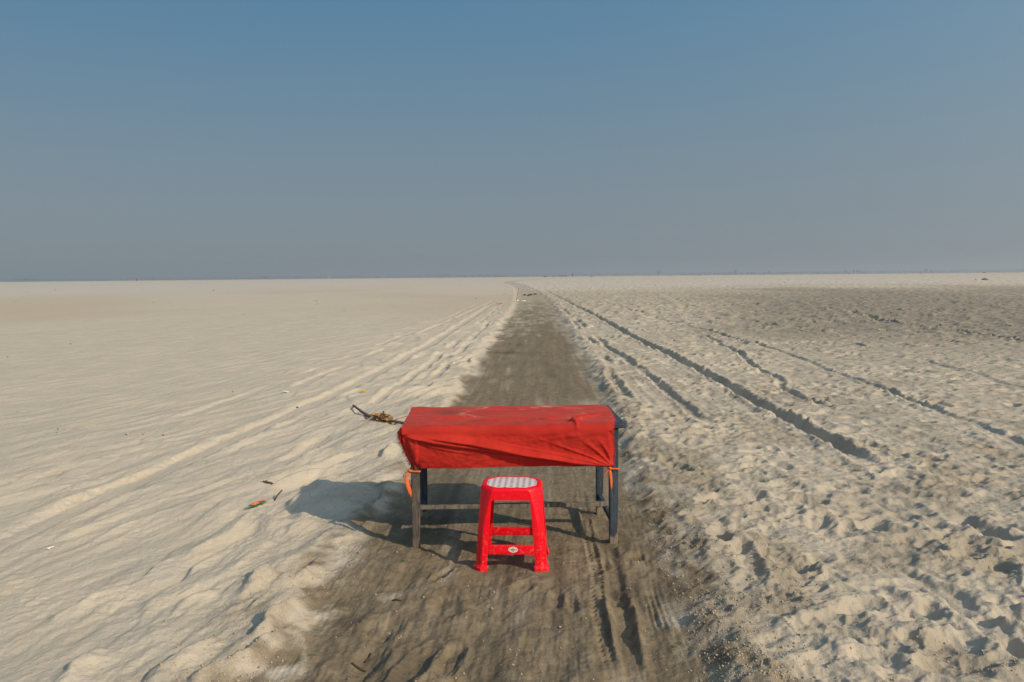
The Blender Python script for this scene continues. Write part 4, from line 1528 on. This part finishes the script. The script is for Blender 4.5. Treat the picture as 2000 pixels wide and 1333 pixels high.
for i, (px, s, k, lab, grp) in enumerate(TREES):
    Y = 2150.0 + (i * 37 % 11) * 14
    X = (px - 1000) / 1556 * Y
    if not used[k]:
        o = protos[k]; used[k] = True
    else:
        o = copy_tree(protos[k])
    o.location = (X, Y, -3.5)
    o.rotation_euler.z = (i * 2.399) % 6.28
    o.scale = (s * .95, s * .95, s)
    cnt[lab] = cnt.get(lab, 0) + 1
    tot = sum(1 for q in TREES if q[3] == lab)
    if tot > 1: lab = lab + ', ' + ORD[cnt[lab] - 1] + ' from left'
    tag(o, lab, 'tree', grp)

# the far bank: one low hazy belt of wood
def far_wood():
    g = np.random.default_rng(77)
    V, F = [], []
    for k in range(5200):
        px = g.uniform(-150, 2150)
        dens = .25 + .75 * ss(1150, 1600, px) + .35 * np.exp(-((px - 930) / 90) ** 2) + .2 * np.exp(-((px - 450) / 180) ** 2)
        if g.random() > dens: continue
        Y = g.uniform(2850, 3050)
        X = (px - 1000) / 1556 * Y
        hmax = 9.5 + 4.5 * perlin(np.array([px / 60.]), np.array([.3]))[0] + 2.0 * ss(1500, 1900, px)
        z = -3.5 + hmax * g.random()
        for q in range(3):
            c = np.array([X, Y, z]) + g.normal(0, 1.6, 3) * [1, 1, .5]
            a = g.normal(0, 1, 3); a = a / np.linalg.norm(a) * 2.0
            b_ = np.cross(a, g.normal(0, 1, 3)); b_ = b_ / np.linalg.norm(b_) * 1.5
            n0 = len(V)
            V += [c - a, c + b_, c + a, c - b_]
            F.append((n0, n0 + 1, n0 + 2, n0 + 3))
    mb = MB(); mb.v = [tuple(p) for p in V]; mb.f = F
    o = mb.build('far_wood', M_CROWN)
    tag(o, 'low hazy belt of woods along the far bank', 'woods', kind='stuff')


far_wood()

# white lattice mast
mast = empty('white_mast', ((645 - 1000) / 1556 * 2300, 2300, -3.5))
tag(mast, 'pale thin mast standing up from the left horizon', 'mast')
M_MAST = flat('pale_paint', (.80, .80, .78), .6, .3, .05, 1)
mb = MB(); mb.tube([(0, 0, 0), (0, 0, 12), (0, 0, 21)], [1.0, .85, .7], 8); mb.build('shaft', M_MAST, mast)
mb = MB(); mb.tube([(0, 0, 21.01), (0, 0, 25)], [.35, .3], 6); mb.build('spire', M_MAST, mast)
mb = MB(); mb.tube([(0, 0, 25.01), (0, 0, 27)], [.9, .6], 8); mb.build('lamp_head', M_MAST, mast)


# a person standing far off where the plain drops away
def person(x, y, h, label):
    z = float(macro(np.array([x]), np.array([y]))[0]) + .03
    J = {'pelvis': (0, 0, .53), 'chest': (.01, 0, .74), 'neck': (.01, 0, .84), 'head0': (.015, -.01, .89), 'head1': (.015, -.01, .965),
         'hl': (.055, 0, .50), 'kl': (.065, -.02, .28), 'al': (.07, .01, .03), 'tl': (.075, -.06, .012),
         'hr': (-.055, 0, .50), 'kr': (-.06, .01, .28), 'ar': (-.07, .04, .03), 'tr': (-.075, -.03, .012),
         'sl': (.115, 0, .80), 'el': (.15, .02, .63), 'wl': (.13, -.05, .50), 'sr': (-.10, 0, .80), 'er': (-.15, .01, .63), 'wr': (-.15, -.06, .50)}
    Ed = [('pelvis', 'chest'), ('chest', 'neck'), ('neck', 'head0'), ('head0', 'head1'), ('pelvis', 'hl'), ('hl', 'kl'), ('kl', 'al'), ('al', 'tl'),
          ('pelvis', 'hr'), ('hr', 'kr'), ('kr', 'ar'), ('ar', 'tr'), ('chest', 'sl'), ('sl', 'el'), ('el', 'wl'), ('chest', 'sr'), ('sr', 'er'), ('er', 'wr')]
    Rd = {'pelvis': .085, 'chest': .085, 'neck': .032, 'head0': .05, 'head1': .045, 'hl': .055, 'kl': .038, 'al': .024, 'tl': .02, 'hr': .055, 'kr': .038, 'ar': .024, 'tr': .02,
          'sl': .04, 'el': .028, 'wl': .02, 'sr': .04, 'er': .028, 'wr': .02}
    nm = list(J)
    me = bpy.data.meshes.new('person')
    me.from_pydata([tuple(c * h for c in J[k]) for k in nm], [(nm.index(a), nm.index(b_)) for a, b_ in Ed], [])
    o = bpy.data.objects.new('person', me)
    C.objects.link(o)
    o.modifiers.new('skin', 'SKIN')
    sk = me.skin_vertices[0].data
    for i, k in enumerate(nm):
        sk[i].radius = (Rd[k] * h, Rd[k] * h * .8)
        sk[i].use_root = (k == 'pelvis')
    o.modifiers.new('sub', 'SUBSURF').render_levels = 1
    me.materials.append(flat('dark_clothes', (.022, .028, .045), .85, .1, .3, 8))
    o.location = (x, y, z)
    tag(o, label, 'person')


person((1119 - 1000) / 1556 * 392, 392, 1.72, 'person in dark clothes standing on the horizon right of the path')

M_TARP = flat('dark_blue_tarp', (.018, .026, .060), .7, .3, .3, 2)
M_POST = flat('dark_post', (.05, .045, .045), .9, .1, .3, 2)
M_STONE = flat('grey_heap', (.10, .11, .12), .9, .1, .4, 2)


def heap(name, px, Y, w, h, mat, label, cat, seed, group=None):
    random.seed(seed)
    X = (px - 1000) / 1556 * Y
    z = float(macro(np.array([X]), np.array([Y]))[0])
    mb = MB()
    nn = 12
    v = [(random.uniform(-.1, .1) * w, 0, h)]
    for rg, hh in ((.35, .93), (.7, .62), (.95, .2), (1.0, -.15)):
        for j in range(nn):
            a = 6.283 * j / nn
            r_ = w / 2 * rg * random.uniform(.82, 1.15)
            v.append((r_ * math.cos(a), r_ * .7 * math.sin(a), h * hh * random.uniform(.75, 1.15)))
    f = [(0, 1 + j, 1 + (j + 1) % nn) for j in range(nn)]
    for q in range(3):
        f += [(1 + q * nn + j, 1 + (q + 1) * nn + j, 1 + (q + 1) * nn + (j + 1) % nn, 1 + q * nn + (j + 1) % nn) for j in range(nn)]
    mb.add(v, f)
    o = mb.build(name, mat)
    o.location = (X, Y, z)
    tag(o, label, cat, group)


heap('tarp_heap', 1066, 396, 1.7, .52, M_TARP, 'low dark blue heap on the horizon left of the row of posts', 'heap', 1)
heap('scrub_clump', 1156, 372, 1.7, .30, M_STONE, 'low grey clump on the horizon right of the standing person', 'clump', 2)
heap('grey_heap', 1923, 132, 1.2, .36, M_STONE, 'grey blue rubble heap on the pale flats at far right', 'heap', 3)
heap('grey_heap', 1905, 138, .5, .2, M_STONE, 'small grey lump left of the rubble heap at far right', 'heap', 4)
heap('scrub_clump', 1920, 380, 1.5, .42, M_DARK, 'tiny dark bush on the skyline at far right', 'clump', 5)
heap('scrub_clump', 1798, 380, 1.5, .25, M_DARK, 'tiny dark bush on the skyline below the broad hazy tree', 'clump', 6)
heap('scrub_clump', 1657, 375, 1.2, .28, M_DARK, 'tiny dark bush on the skyline right of the dark tree', 'clump', 7)
heap('scrub_clump', 1366, 385, 1.4, .40, M_DARK, 'tiny dark bush on the skyline within the loose row of trees', 'clump', 8)
random.seed(5)
for k, px in enumerate((1081, 1084, 1090, 1094, 1098, 1100, 1103, 1106)):
    Y = 394 + (k % 3)
    X = (px - 1000) / 1556 * Y
    z = float(macro(np.array([X]), np.array([Y]))[0])
    hh = random.uniform(.50, .78)
    mb = MB()
    mb.tube([(0, 0, -.2), (.02, 0, hh * .5), (random.uniform(-.05, .05), 0, hh)], [.16, .15, .11], 7, .1)
    o = mb.build('short_post', M_POST)
    o.location = (X, Y, z)
    tag(o, 'short dark post in the row on the horizon beyond the path, ' + ORD[k] + ' from left', 'post', 'row of short posts on the horizon')
for px, lab in ((270, 'tiny dark post on the far left horizon'),):
    Y = 388
    X = (px - 1000) / 1556 * Y
    z = float(macro(np.array([X]), np.array([Y]))[0])
    mb = MB(); mb.tube([(0, 0, -.2), (.02, 0, .4), (.03, 0, .95)], [.17, .16, .10], 7, .1)
    o = mb.build('short_post', M_POST); o.location = (X, Y, z)
    tag(o, lab, 'post')

# ------------------------------------------------------------------ haze: the smoggy air over the plain
mb = MB()
mb.box(-7400, 7400, -7400, 7400, -5.0, 27.0)
hz = mb.build('haze', None)
hm = bpy.data.materials.new('haze_air')
hm.use_nodes = True
hn, hl = hm.node_tree.nodes, hm.node_tree.links
hn.clear()
ho = hn.new('ShaderNodeOutputMaterial')
hv = hn.new('ShaderNodeVolumePrincipled')
hv.inputs['Color'].default_value = (.78, .84, .89, 1)
hv.inputs['Density'].default_value = .00062
hv.inputs['Anisotropy'].default_value = .25
hl.new(hv.outputs[0], ho.inputs['Volume'])
hz.data.materials.append(hm)
tag(hz, 'thin grey blue haze over the plain', 'haze', kind='stuff')
